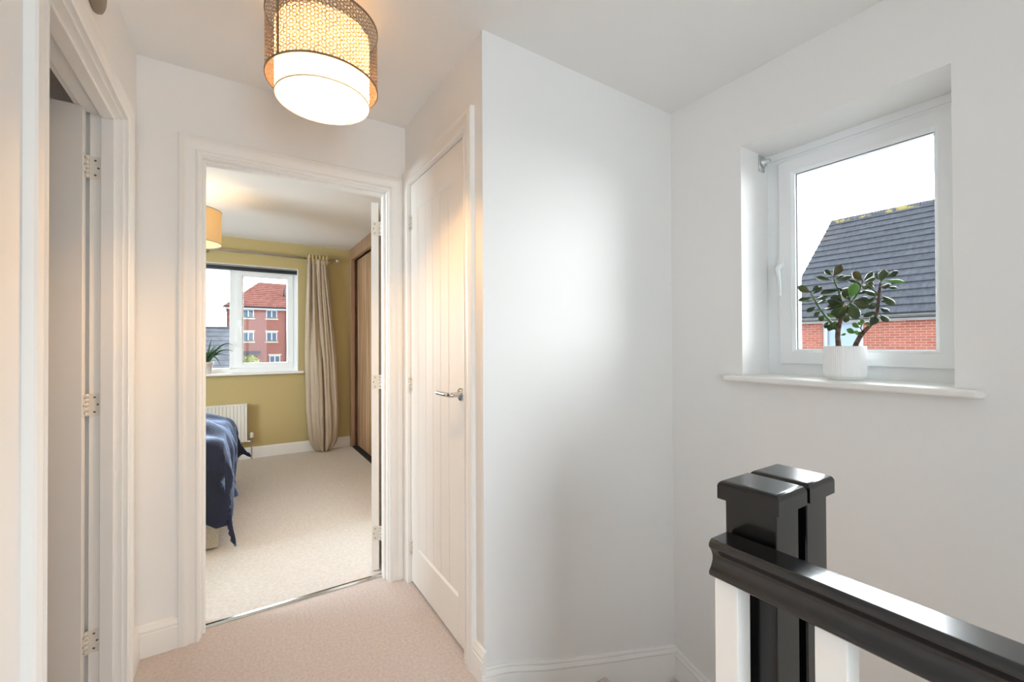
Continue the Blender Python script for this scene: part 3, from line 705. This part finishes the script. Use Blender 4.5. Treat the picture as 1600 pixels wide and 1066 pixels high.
def leaf(m, b_, t_, w, tilt=0, dxb=0, dxt=0):
    """fleshy obovate leaf from base to tip; w is its full width; tilt rolls it about its own axis"""
    p0 = J(*b_, dxb); p1 = J(*t_, dxt); ax = (p1 - p0) * 1.12; L = ax.length; ax.normalize()
    view = (Vector(jp.location) + p0 - Vector((0, 0, CAMZ))).normalized()
    side = ax.cross(view).normalized(); nrm = side.cross(ax).normalized()
    c, s = cos(tilt), sin(tilt); side, nrm = side * c + nrm * s, nrm * c - side * s
    W = w / 5.075 * .00335 / 2 / max(.35, abs(c)) if abs(c) < .99 else w / 5.075 * .00335 / 2
    W = min(W * .95, .24 * L + .0035); th = .0032
    rings = []; NS = 9; NR = 12
    for i in range(NS + 1):
        t = i / NS; f = max(.06, (sin(pi * t ** 1.45)) ** .75) if 0 < t < 1 else .05
        if t < .2: f = max(f * (.55 + t * 2.2), .13)
        cpt = p0 + ax * (L * t) + nrm * (-.06 * L * 4 * t * (1 - t) * .5)
        rings.append([tuple(cpt + side * (W * f * cos(2 * pi * k / NR)) + nrm * (th * max(f, .3) * sin(2 * pi * k / NR) + .12 * W * f * cos(2 * pi * k / NR) ** 2)) for k in range(NR)])
    m.loft(rings)
DK = [((365, 215), (425, 128), 58, .3, .03), ((357, 207), (300, 168), 30, .9, .03), ((352, 245), (238, 222), 38, 1.0, .03), ((383, 250), (500, 217), 30, 1.0, .03), ((380, 240), (446, 208), 32, .9, .04),
      ((187, 342), (94, 298), 44, .5, -.035), ((198, 330), (242, 293), 46, .4, -.03), ((203, 356), (267, 300), 34, .8, -.04), ((192, 383), (98, 404), 36, 1.0, -.035), ((205, 402), (125, 412), 22, 1.1, -.03),
      ((223, 397), (316, 374), 24, 1.1, -.03), ((235, 430), (305, 404), 18, 1.2, -.03), ((226, 452), (163, 492), 32, .7, -.035), ((262, 490), (218, 528), 34, .6, -.03), ((290, 522), (262, 566), 50, .2, -.02),
      ((288, 472), (370, 468), 20, 1.2, -.01), ((325, 568), (301, 620), 24, .9, -.015), ((338, 600), (328, 642), 24, .7, -.01), ((375, 572), (340, 634), 62, .2, -.01), ((405, 570), (380, 632), 30, .5, 0),
      ((415, 318), (280, 350), 44, .9, .01), ((400, 328), (492, 314), 20, 1.1, .03), ((470, 402), (458, 322), 62, .3, .01), ((455, 425), (352, 382), 64, .5, -.02), ((450, 432), (328, 412), 66, .5, -.015), ((452, 440), (330, 460), 50, .7, .0),
      ((445, 448), (362, 528), 74, .2, -.02), ((470, 440), (400, 540), 80, .1, -.03), ((478, 440), (488, 505), 44, .5, -.03), ((505, 420), (546, 542), 58, .3, -.035), ((522, 420), (640, 450), 68, .3, -.02), ((520, 405), (636, 396), 40, .8, .0),
      ((500, 405), (478, 375), 40, .5, -.04), ((486, 508), (464, 572), 42, .4, .0), ((436, 385), (396, 368), 26, .6, .02), ((600, 246), (524, 185), 46, .5, .04), ((606, 246), (674, 184), 28, .8, .04), ((606, 262), (690, 232), 38, .9, .045),
      ((600, 280), (488, 248), 22, 1.1, .04), ((595, 284), (530, 262), 30, 1.0, .03), ((620, 288), (682, 300), 50, .5, .0), ((640, 300), (672, 258), 46, .3, .01), ((590, 290), (640, 300), 44, .4, .03), ((590, 320), (700, 362), 26, 1.0, .04), ((610, 338), (560, 352), 22, 1.1, .04),
      ((740, 262), (768, 168), 44, .4, -.02), ((782, 222), (872, 178), 30, .7, -.02), ((748, 240), (690, 200), 26, .9, -.01), ((735, 295), (812, 288), 30, .9, -.03), ((790, 300), (866, 305), 14, 1.2, -.02), ((748, 365), (842, 438), 36, .7, -.02), ((738, 408), (786, 406), 26, .8, 0),
      ((735, 425), (650, 462), 62, .5, -.03), ((702, 370), (634, 432), 32, .8, -.01), ((736, 462), (802, 494), 32, .8, -.02), ((736, 516), (796, 570), 44, .6, -.02), ((712, 490), (614, 530), 40, .8, -.02), ((652, 608), (706, 543), 62, .1, -.03),
      ((565, 355), (620, 330), 24, 1.0, .04), ((460, 330), (400, 315), 24, 1.0, .03), ((530, 340), (575, 290), 36, .6, .03)]
m = MB(); m.smooth = True
for b_, t_, w, tl, dx in DK: leaf(m, b_, t_, w, tl * random.choice((1, .9)), dx, dx + random.uniform(-.018, .018))
m.build('foliage', M['leaf'], jp)
m = MB(); m.smooth = True
for b_, t_, w, tl, dx in [((500, 388), (540, 278), 88, .15, -.03), ((770, 246), (916, 258), 22, .9, -.02), ((310, 508), (372, 530), 30, .6, -.02), ((596, 592), (592, 555), 34, .3, 0), ((602, 592), (652, 580), 16, .8, 0), ((577, 622), (520, 590), 30, .6, 0), ((590, 600), (560, 580), 16, .8, 0),
                          ((546, 666), (478, 636), 32, .5, 0), ((560, 688), (582, 655), 28, .4, 0), ((552, 680), (545, 645), 22, .6, -.01), ((422, 680), (462, 668), 16, .7, 0), ((700, 545), (726, 562), 24, .5, -.02), ((390, 600), (372, 570), 22, .6, .0)]:
    leaf(m, b_, t_, w, tl, dx, dx)
m.build('young_foliage', M['youngleaf'], jp)

# ------------------------------------------------------------------ bedroom contents
# bed
bed = empty('bed', (-1.1, 3.86, 0)); tag(bed, 'divan bed with grey beige fabric base under the navy throw', 'bed')
m = MB(); m.box(-2.35, -.09, 3.132, 4.60, .02, .36); child(m.build('divan_base', M['divan'], bevel=.008, seg=3), bed)
m = MB(); m.box(-2.33, -.115, 3.155, 4.575, .36, .565); child(m.build('mattress', M['sheet'], bevel=.06, seg=5), bed)
# throw draped over the foot end
random.seed(7)
def throw():
    U0, U1, V0, V1 = -1.5, .42, -.40, 1.85; NU, NV = 70, 90
    xe, ye0, ye1, zt = -.085, 3.125, 4.605, .685
    m = MB(); m.smooth = True; vs = []
    for i in range(NU + 1):
        u = U0 + (U1 - U0) * i / NU
        for j in range(NV + 1):
            v = V0 + (V1 - V0) * j / NV
            hx = max(0, u); hy0 = max(0, -v); hy1 = max(0, v - (ye1 - ye0)); hy = max(hy0, hy1)
            x = xe + min(u, 0); y = ye0 + min(max(v, 0), ye1 - ye0)
            z = zt + .035 * sin(v * 3.2 + .5) * (1 if True else 0) + .012 * sin(u * 13 + v * 5) + .01 * sin(v * 17 - u * 4)
            e_ = min(1, max(0, (u + .30) / .30)); z -= .085 * e_ * e_
            e_ = min(1, max(0, (.25 - v) / .25)); z -= .02 * e_ * e_
            if hx > 0 or hy > 0:
                cor = min(hx, hy)
                drop = .94 * hypot(hx, hy) if cor > 0 else max(hx, hy)
                soft = min(1, (hx + hy) / .12)
                z = z - drop * (.45 + .55 * soft)
                fold = .018 * sin(v * 26) * min(1, hx / .2) if hx >= hy else .016 * sin(u * 24) * min(1, hy / .2)
                if hx > 0: x += .028 * soft + .05 * hx + fold * (hy < .02) + .06 * cor
                if hy0 > 0: y -= .028 * soft + .04 * hy0 + fold * (hx < .02) + .06 * cor
                if hy1 > 0: y += .03 * soft + .05 * hy1 + .25 * cor
                if hy1 > 0 and hx > 0: x += .30 * cor; z += .25 * cor
            nv = noise.noise(Vector((u * 5.0 - v * 3.0, v * 2.2 + u * 2.0, 1.3))); n2 = noise.noise(Vector((u * 11 + v * 7, v * 5 - u * 3, 4.1)))
            k_ = .030 * nv + .007 * n2; hang = min(1, max(hx, hy) / .06)
            if hx > 0 and hx >= hy: x += k_ * hang
            elif hy > 0: y -= k_ * hang * (1 if hy0 > 0 else -1)
            z += k_ * (1 - .7 * hang) + (.008 * n2 * min(hx, .2) / .2)
            vs.append((x, y, max(z, .03)))
    fs = [(i * (NV + 1) + j, i * (NV + 1) + j + 1, (i + 1) * (NV + 1) + j + 1, (i + 1) * (NV + 1) + j) for i in range(NU) for j in range(NV)]
    m.add(vs, fs); o = m.build('throw_blanket', M['velvet'])
    s = o.modifiers.new('thick', 'SOLIDIFY'); s.thickness = .012; s.offset = 1
    return o
tag(throw(), 'navy blue velvet throw hanging over the foot of the bed', 'blanket')

# radiator
ra = empty('radiator', (-.3, 5.44, .18)); tag(ra, 'white ribbed panel radiator under the bedroom window', 'radiator')
m = MB(); x0, x1 = -.75, .088; npn = 25; pr = [(x0, 5.405)]
w = (x1 - x0 - .04) / npn
for k in range(npn):
    c = x0 + .02 + k * w; pr += [(c, 5.405), (c + w * .18, 5.396), (c + w * .82, 5.396), (c + w, 5.405)]
pr += [(x1, 5.405), (x1, 5.43), (x0, 5.43)]
m.prism(pr, lambda u, v, z: (u, v, z), .20, .595); child(m.build('front_panel', M['radiator'], bevel=.001), ra)
m = MB(); m.box(x0 - .002, x1 + .002, 5.39, 5.462, .592, .608).box(x0 - .002, x0 + .002, 5.392, 5.46, .2, .6).box(x1 - .002, x1 + .002, 5.392, 5.46, .2, .6); child(m.build('casing', M['radiator'], bevel=.001), ra)
for xx in (x0 + .05, x1 - .08): m = MB(); m.box(xx, xx + .03, 5.46, 5.479, .22, .56); child(m.build('bracket', M['radiator']), ra)
m = MB(); m.smooth = True; m.tube([(x1, 5.43, .20), (x1 + .045, 5.43, .20)], .009, 12); m.tube([(x1 + .045, 5.43, .175), (x1 + .045, 5.43, .235)], .013, 12); m.tube([(x1 + .045, 5.43, .175), (x1 + .045, 5.43, .005)], .0075, 10)
child(m.build('valve', M['chrome'], auto=True), ra)
m = MB(); m.smooth = True; m.lathe([(.016, .235), (.019, .24), (.019, .285), (.015, .292), (.0, .294)], (x1 + .045, 5.43, 0), 20); child(m.build('valve_cap', M['radiator'], auto=True), ra)
m = MB(); m.smooth = True; m.tube([(x1, 5.42, .57), (x1 + .014, 5.42, .57)], .006, 8); child(m.build('bleed_screw', M['chrome']), ra)

# curtain rod
cr = empty('curtain_rod', (-.3, 5.40, 2.235)); tag(cr, 'slim chrome curtain pole above the bedroom window', 'curtain pole')
m = MB(); m.smooth = True; m.tube([(-2.2, 5.40, 2.237), (.985, 5.40, 2.237)], .0135, 14); child(m.build('pole', M['chrome']), cr)
m = MB(); m.smooth = True; m.lathe([(.010, 0), (.015, .003), (.018, .012), (.018, .03), (.010, .04), (.0, .041)], (.985, 5.40, 2.237), 20, 'x'); child(m.build('finial', mat('clear_finial', (206, 200, 186), .15, .2)), cr)
for x in (.94, -.27): m = MB(); m.smooth = True; m.tube([(x, 5.479, 2.225), (x, 5.40, 2.222)], .006, 8); m.lathe([(.018, -.001), (.018, -.008)], (x, 5.48, 2.225), 16, 'y'); child(m.build('bracket', M['chrome']), cr)
# curtain
def curtain():
    zs = [2.232, 2.15, 1.9, 1.6, 1.08, .5, .25, .12, .04, .012]
    xl = [.668, .672, .664, .656, .652, .664, .682, .70, .745, .77]
    xr = [.885, .88, .905, .935, .985, 1.012, 1.012, .995, .945, .92]
    def interp(a, z):
        for i in range(len(zs) - 1):
            if zs[i] >= z >= zs[i + 1]:
                t = (zs[i] - z) / (zs[i] - zs[i + 1]); t = t * t * (3 - 2 * t) if False else t
                return a[i] + (a[i + 1] - a[i]) * t
        return a[-1]
    m = MB(); m.smooth = True; NZ, NX = 70, 120; vs = []
    for i in range(NZ + 1):
        z = 2.225 - (2.225 - .012) * i / NZ; L_, R_ = interp(xl, z), interp(xr, z)
        top = max(0, (z - 1.7) / .5)
        for j in range(NX + 1):
            s = j / NX
            wt = min(1, max(0, (z - .75) / 1.3)); wt = wt * wt * (3 - 2 * wt)
            up_ = .026 * sin(2 * pi * (5.2 * s + .10 * sin(s * 5 + z * .7))) + .008 * sin(2 * pi * 10.5 * s + 1 + z)
            crease = math.exp(-((s - .50 - .03 * sin(z * 2)) / .035) ** 2) * .055 + math.exp(-((s - .14) / .04) ** 2) * .022 + math.exp(-((s - .80 + .05 * z) / .05) ** 2) * .016
            lob = -.060 * sqrt(max(0, sin(pi * s))) + crease
            nz_ = .010 * noise.noise(Vector((s * 6, z * 2.5, .7))) + .004 * noise.noise(Vector((s * 20, z * 9, 3)))
            low = 1 - wt * .8
            hemf = .012 * sin(2 * pi * 4 * s + 1) * max(0, 1 - z / .2)
            vs.append((L_ + (R_ - L_) * s + .006 * cos(2 * pi * 5 * s) * wt, 5.365 + up_ * (.12 + .88 * wt) + lob * low + nz_ + hemf, z))
    fs = [(i * (NX + 1) + j, i * (NX + 1) + j + 1, (i + 1) * (NX + 1) + j + 1, (i + 1) * (NX + 1) + j) for i in range(NZ) for j in range(NX)]
    m.add(vs, fs)
    r = empty('curtain', (.83, 5.37, 0)); o = m.build('fabric', M['linen']); child(o, r)
    s = o.modifiers.new('thick', 'SOLIDIFY'); s.thickness = .004
    h = MB(); h.smooth = True; vs = []; NX2 = 140
    for i in range(9):
        z = 2.268 - i * .0125
        for j in range(NX2 + 1):
            s_ = j / NX2; a = 2 * pi * 6 * s_
            sc = 1 + .25 * abs(i - 5) / 5
            vs.append((.668 + .222 * s_ + .004 * sin(a * 2), 5.352 + .016 * sc * sin(a) + .004 * sin(3 * a + i), z + .006 * sin(a * 1.0 + 2)))
    fs = [(i * (NX2 + 1) + j, i * (NX2 + 1) + j + 1, (i + 1) * (NX2 + 1) + j + 1, (i + 1) * (NX2 + 1) + j) for i in range(8) for j in range(NX2)]
    h.add(vs, fs); o2 = h.build('curtain_heading', M['heading']); child(o2, r); s = o2.modifiers.new('thick', 'SOLIDIFY'); s.thickness = .004
    o2['label'] = 'yellowish gathered heading'
    tag(r, 'oatmeal linen curtain gathered beside the bedroom window, hem on the floor', 'curtain')
curtain()

# plant on bedroom sill
ap = empty('potted_plant', (-.272, 5.515, .937)); tag(ap, 'spiky strap-leaved plant in a whitewashed pot on the bedroom sill', 'potted plant')
m = MB(); m.smooth = True; m.lathe([(.0, 0), (.042, 0), (.046, .01), (.058, .098), (.066, .10), (.066, .125), (.058, .127), (.054, .11), (.0, .108)], (0, 0, 0), 32); m.build('pot', M['terracotta'], ap, auto=True)
m = MB(); m.smooth = True; random.seed(11)
tips = [(.045, .0, .27, .02), (.235, -.03, .19, .09), (.235, .03, .12, .07), (.17, .05, .085, .05), (.125, -.06, -.03, .09), (-.03, .03, .15, .02), (.09, -.05, .19, .03), (-.10, -.04, .2, .05), (-.2, .02, .14, .08), (-.17, -.05, .05, .07), (.02, -.07, .1, .06), (-.06, .05, .24, .02), (.14, .02, .15, .06)]
for tx, ty, tz, arc in tips:
    p0 = Vector((random.uniform(-.015, .015), random.uniform(-.012, .012), .105)); p1 = Vector((tx, ty, .11 + tz)); NS = 14; rings = []
    P_ = [p0.lerp(p1, i / NS) + Vector((0, 0, arc * 4 * (i / NS) * (1 - i / NS))) for i in range(NS + 1)]
    for i in range(NS + 1):
        t = i / NS; T_ = (P_[min(i + 1, NS)] - P_[max(i - 1, 0)]).normalized(); sd = T_.cross(Vector((.25, 1, 0))).normalized(); nn = T_.cross(sd)
        wd = .0115 * (1 - t) ** .75 + .0005
        rings.append([tuple(P_[i] + sd * wd), tuple(P_[i] + nn * .0025), tuple(P_[i] - sd * wd), tuple(P_[i] - nn * .001)])
    m.loft(rings)
m.build('foliage', M['aloe'], ap)

# wardrobe
wd = empty('wardrobe', (1.5, 4.0, 0)); tag(wd, 'fitted oak wardrobe with sliding doors along the bedroom wall', 'wardrobe')
m = MB(); m.box(1.16, 1.195, 2.75, 5.46, 2.262, 2.398).box(1.16, 1.20, 5.385, 5.46, .004, 2.262).box(1.16, 1.20, 2.75, 2.80, .004, 2.262)
child(m.build('frame', M['woodframe'], bevel=.001), wd)
m = MB(); m.box(1.20, 1.84, 2.75, 2.77, .004, 2.39).box(1.20, 1.84, 5.44, 5.46, .004, 2.39).box(1.82, 1.84, 2.77, 5.44, .004, 2.39); child(m.build('carcass', M['woodframe']), wd)
m = MB(); m.box(1.17, 1.26, 2.80, 5.385, .004, .014); child(m.build('floor_track', M['dark']), wd)
for (y0, y1, xx) in ((4.08, 5.37, 1.235), (2.80, 4.12, 1.205)):
    m = MB(); m.box(xx, xx + .018, y0 + .02, y1 - .02, .018, 2.27); dd = m.build('door', M['wood']); child(dd, wd)
    for yy in (y0, y1 - .02):
        m = MB(); m.box(xx - .006, xx + .022, yy, yy + .02, .016, 2.27); h = m.build('edge_profile', M['woodframe'], bevel=.002); child(h, dd)

# ------------------------------------------------------------------ outside
def tiled_slope(m, p_eave0, p_eave1, p_rid0, p_rid1, n, th=.03, mi=0):
    """overlapping courses between the eaves edge and the ridge edge"""
    e0, e1, q0, q1 = map(Vector, (p_eave0, p_eave1, p_rid0, p_rid1))
    nr = (e1 - e0).cross(q0 - e0).normalized(); nr = nr if nr.z > 0 else -nr
    for k in range(n):
        t0 = k / n; t1 = min(1, (k + 1.15) / n)
        a = e0.lerp(q0, t0); b = e1.lerp(q1, t0); c = e1.lerp(q1, t1); d = e0.lerp(q0, t1)
        o0 = nr * th * 1.6; o1 = nr * th * .35; dn = -nr * th * .6
        m.m = mi
        m.add([a + o0, b + o0, c + o1, d + o1, a + dn, b + dn, c + dn, d + dn], [(0, 1, 2, 3), (4, 7, 6, 5), (0, 4, 5, 1), (1, 5, 6, 2), (2, 6, 7, 3), (3, 7, 4, 0)])
def tile_joints(m, axis, width, c1, c2, cj, courseaxis=2, course=.3):
    """tile-to-tile joints in the surface of a course (pattern of the tiles themselves)"""
    N, L, b = nodes(m)
    t = N.new('ShaderNodeTexCoord'); s = N.new('ShaderNodeSeparateXYZ'); c = N.new('ShaderNodeCombineXYZ')
    L.new(t.outputs['Object'], s.inputs[0]); L.new(s.outputs[axis], c.inputs[0]); L.new(s.outputs[courseaxis], c.inputs[1])
    k = N.new('ShaderNodeTexBrick'); k.inputs['Scale'].default_value = 1; k.inputs['Brick Width'].default_value = width; k.inputs['Row Height'].default_value = course
    k.inputs['Mortar Size'].default_value = .004; k.inputs['Color1'].default_value = (*lin(c1), 1); k.inputs['Color2'].default_value = (*lin(c2), 1); k.inputs['Mortar'].default_value = (*lin(cj), 1)
    L.new(c.outputs[0], k.inputs['Vector']); return k
def mix_under(m, k, fac=.5):
    N, L, b = nodes(m); src = b.inputs['Base Color'].links[0].from_socket
    mx = N.new('ShaderNodeMixRGB'); mx.blend_type = 'MULTIPLY'; mx.inputs[0].default_value = fac
    L.new(src, mx.inputs[1]); L.new(k.outputs['Color'], mx.inputs[2]); L.new(mx.outputs[0], b.inputs['Base Color'])

HX, HRX, HZE, HZR, HYE = 16.0, 20.0, 2.17, 6.08, 7.41
NCO = 17
for nm in ('slate', 'slatemoss'):
    mix_under(M[nm], tile_joints(M[nm], 1, .33, (255, 255, 255), (226, 228, 232), (110, 112, 118), 2, (HZR - HZE) / NCO), .8)
hs = empty('house', (HX, 2.0, -2.7)); tag(hs, 'red brick house with grey slate roof outside the stair window', 'house')
m = MB(); m.box(HX, 24, -6, 5.13, -2.7, 2.05).box(HX, 24, 6.20, HYE - .12, -2.7, 2.05).box(HX + .12, 24, 5.13, 6.20, -2.7, 2.05).box(HX, HX + .12, 5.13, 6.20, -2.7, -.4)
m.loft([[(HX, y, 2.05), (24, y, 2.05), (HRX, y, HZR - .1)] for y in (-6, HYE - .12)])
child(m.build('wall', M['brickYZ']), hs)
m = MB(); tiled_slope(m, (HX - .25, -6, HZE - .1), (HX - .25, HYE, HZE - .1), (HRX, -6, HZR), (HRX, HYE, HZR), NCO)
tiled_slope(m, (24.25, -6, HZE - .1), (24.25, HYE, HZE - .1), (HRX, -6, HZR), (HRX, HYE, HZR), 6)
child(m.build('roof', M['slate']), hs)
m = MB(); kk = 40
for k in range(kk):
    y0 = -6 + (HYE + 6) * k / kk; y1 = y0 + (HYE + 6) / kk - .012
    m.loft([[(HRX - .20, y, HZR - .17), (HRX - .16, y, HZR - .06), (HRX - .05, y, HZR + .05), (HRX + .05, y, HZR + .05), (HRX + .16, y, HZR - .06), (HRX + .2, y, HZR - .17)] for y in (y0, y1)])
child(m.build('ridge_tile', M['slatemoss']), hs)
m = MB(); m.smooth = True
m.loft([[(HX - .22 + .06 * cos(a), y, HZE - .18 - .055 * sin(a)) for a in [pi * q / 8 for q in range(9)]] + [(HX - .16 - .002 * q, y, HZE - .165) for q in (1, 50)] for y in (-6, HYE + .02)])
child(m.build('gutter', M['gutter']), hs)
m = MB(); m.box(HX - .14, HX - .10, -6, HYE, HZE - .28, HZE - .08).box(HX - .14, HX + .02, -6, HYE, HZE - .30, HZE - .27)
m.loft([[(HX - .3, y, HZE - .28), (HX - .3, y, HZE - .1), (HRX, y, HZR - .06), (HRX, y, HZR - .24)] for y in (HYE - .02, HYE + .01)])
child(m.build('fascia', M['outwhite']), hs)
m = MB(); fnh = lambda a, z, d: (HX + d, a, z)
rect_frame(m, 5.13, 6.20, -.4, 2.05, .13, fnh, .02, .10); m.box(HX + .03, HX + .09, 5.25, 6.08, .85, .93)
wn = m.build('window', M['outwhite']); child(wn, hs)
m = MB(); m.box(HX + .05, HX + .07, 5.25, 6.08, -.28, 1.93); o = m.build('pane', M['doorglass']); child(o, hs); 
m = MB(); m.smooth = True; m.tube([(HX - .07, 3.45, -2.7), (HX - .07, 3.45, 1.86), (HX - .2, 3.45, 2.0)], .045, 12); child(m.build('downpipe', M['outwhite']), hs)

FY = 58.0
fl = empty('apartment_block', (6, FY, -2.7)); tag(fl, 'three storey red brick flats with red tiled hipped roof beyond bedroom window', 'building')
m = MB(); m.box(-.9, 18, FY, FY + 10, -5, 5.45)
child(m.build('wall', M['brickXZ']), fl)
mix_under(M['redtile'], tile_joints(M['redtile'], 0, .4, (255, 255, 255), (236, 226, 222), (170, 150, 144), 2, .3), .8)
mix_under(M['paleslate'], tile_joints(M['paleslate'], 0, .45, (255, 255, 255), (228, 230, 234), (150, 152, 158), 2, .23), .8)
m = MB()
tiled_slope(m, (-1.25, FY - .35, 5.72), (18.5, FY - .35, 5.72), (2.36, FY + 5, 9.25), (15, FY + 5, 9.25), 13, .05)
tiled_slope(m, (-1.25, FY + 10.35, 5.72), (-1.25, FY - .35, 5.72), (2.36, FY + 5.05, 9.25), (2.36, FY + 4.95, 9.25), 13, .05)
child(m.build('roof', M['redtile']), fl)
m = MB(); m.box(-1.3, 18.5, FY - .45, FY - .35, 5.56, 5.70).box(-1.35, -1.25, FY - .45, FY + 10, 5.56, 5.70).box(-1.0, -.86, FY - .1, FY + .02, -5, 5.6).box(5.0, 5.1, FY - .1, FY, -5, 5.6)
child(m.build('gutter', M['gutter']), fl)
m = MB(); m.box(-1.2, 18.4, FY - .38, FY - .002, 5.38, 5.56); child(m.build('fascia', M['outwhite']), fl)
m = MB(); m.smooth = True; m.tube([(4.93, FY + 2.0, 7.0), (4.93, FY + 2.0, 8.3)], .09, 8); m.smooth = False; m.box(4.1, 4.35, FY + 1.6, FY + 2.0, 6.98, 7.12); child(m.build('roof_vent', M['gutter']), fl)
for (x0, z0, z1) in ((.5, 4.42, 5.40), (2.87, 4.42, 5.40), (.5, 1.70, 2.80), (2.87, 1.70, 2.80), (3.2, -1.0, .02), (5.9, 4.42, 5.40), (5.9, 1.7, 2.8), (5.9, -1.0, .02)):
    x1 = x0 + 1.14
    m = MB(); fnf = lambda a, z, d: (a, FY - .02 + d, z); rect_frame(m, x0, x1, z0, z1, .10, fnf, 0, .08); m.box((x0 + x1) / 2 - .06, (x0 + x1) / 2 + .06, FY - .02, FY + .0, z0 + .05, z1 - .05)
    m.box(x0, x1, FY - .02, FY - .001, z0, z0 + .08)
    wf = m.build('window', M['outwhite']); child(wf, fl)
    m = MB(); m.box(x0 + .08, x1 - .08, FY - .008, FY - .003, z0 + .08, z1 - .08); p = m.build('pane', M['farglass']); child(p, wf); p.matrix_parent_inverse = Matrix.Translation(-Vector(fl.location)); 
    p.parent = wf; p.matrix_parent_inverse = Matrix()
    m = MB(); m.box(x0 - .12, x1 + .12, FY - .08, FY - .001, z0 - .17, z0)
    child(m.build('stone_sill', M['stone']), fl)
    if z1 < 5.3: m = MB(); m.box(x0 - .12, x1 + .12, FY - .05, FY - .001, z1, z1 + .18); child(m.build('stone_lintel', M['stone']), fl)
m = MB(); m.box(-.4, 2.3, FY - 1.2, FY - .01, .2, .3); m.loft([[(x, FY - 1.2, .3), (x, FY - .02, .3), (x, FY - .02, .58)] for x in (-.4, 2.3)]); child(m.build('porch_roof', M['slate']), fl)

gr = empty('garage', (-3, 25, -2.7)); tag(gr, 'building with pale grey slate roof below left of the brick flats', 'building')
m = MB(); m.box(-8, -.35, 21.8, 28.2, -2.7, -.6); m.loft([[(x, 21.8, -.6), (x, 28.2, -.6), (x, 25, 1.95)] for x in (-8, -.35)]); child(m.build('wall', M['brickXZ']), gr)
m = MB(); tiled_slope(m, (-8, 21.5, -.75), (-.15, 21.5, -.75), (-8, 25, 2.10), (-.15, 25, 2.10), 13, .02); tiled_slope(m, (-8, 28.5, -.75), (-.15, 28.5, -.75), (-8, 25, 2.10), (-.15, 25, 2.10), 5, .02)
child(m.build('roof', M['paleslate']), gr)
m = MB(); m.box(-8, -.15, 24.9, 25.1, 2.08, 2.16); child(m.build('ridge_tile', M['paleslate']), gr)

def blob(name, cx, cy, cz, rx, ry, rz, seed, label):
    random.seed(seed); m = MB(); m.smooth = False
    for k in range(700):
        a = random.uniform(0, 2 * pi); cz_ = random.uniform(-1, 1); q = sqrt(1 - cz_ ** 2); rr = random.uniform(.8, 1.02)
        p = Vector((cx + rx * q * cos(a) * rr, cy + ry * q * sin(a) * rr, cz + rz * cz_ * rr)); s = random.uniform(.05, .11)
        n1 = Vector((random.uniform(-1, 1), random.uniform(-1, 1), random.uniform(-1, 1))).normalized(); n2 = n1.orthogonal().normalized(); n3 = n1.cross(n2)
        m.add([p + n2 * s, p + n3 * s * .6, p - n2 * s, p - n3 * s * .6, p + n1 * s * .2], [(0, 1, 4), (1, 2, 4), (2, 3, 4), (3, 0, 4), (0, 3, 2, 1)])
    rings = []
    for i in range(9):
        t = -pi / 2 + pi * i / 8; rings.append([(cx + rx * .88 * cos(t) * cos(2 * pi * k / 16), cy + ry * .88 * cos(t) * sin(2 * pi * k / 16), cz + rz * .88 * sin(t)) for k in range(16)])
    m.loft(rings); m.box(cx - .12, cx + .12, cy - .12, cy + .12, -2.7, cz - rz * .7)
    return tag(m.build(name, M['hedge']), label, 'bush')
blob('bush', 1.05, 50, -.95, 1.1, 1.0, 1.3, 3, 'yellow green bush in front of the brick flats')
m = MB(); m.box(-60, 80, -30, 120, -2.95, -2.8); structure(m.build('ground', M['ground']), 'grey ground outside, two storeys down', 'ground')
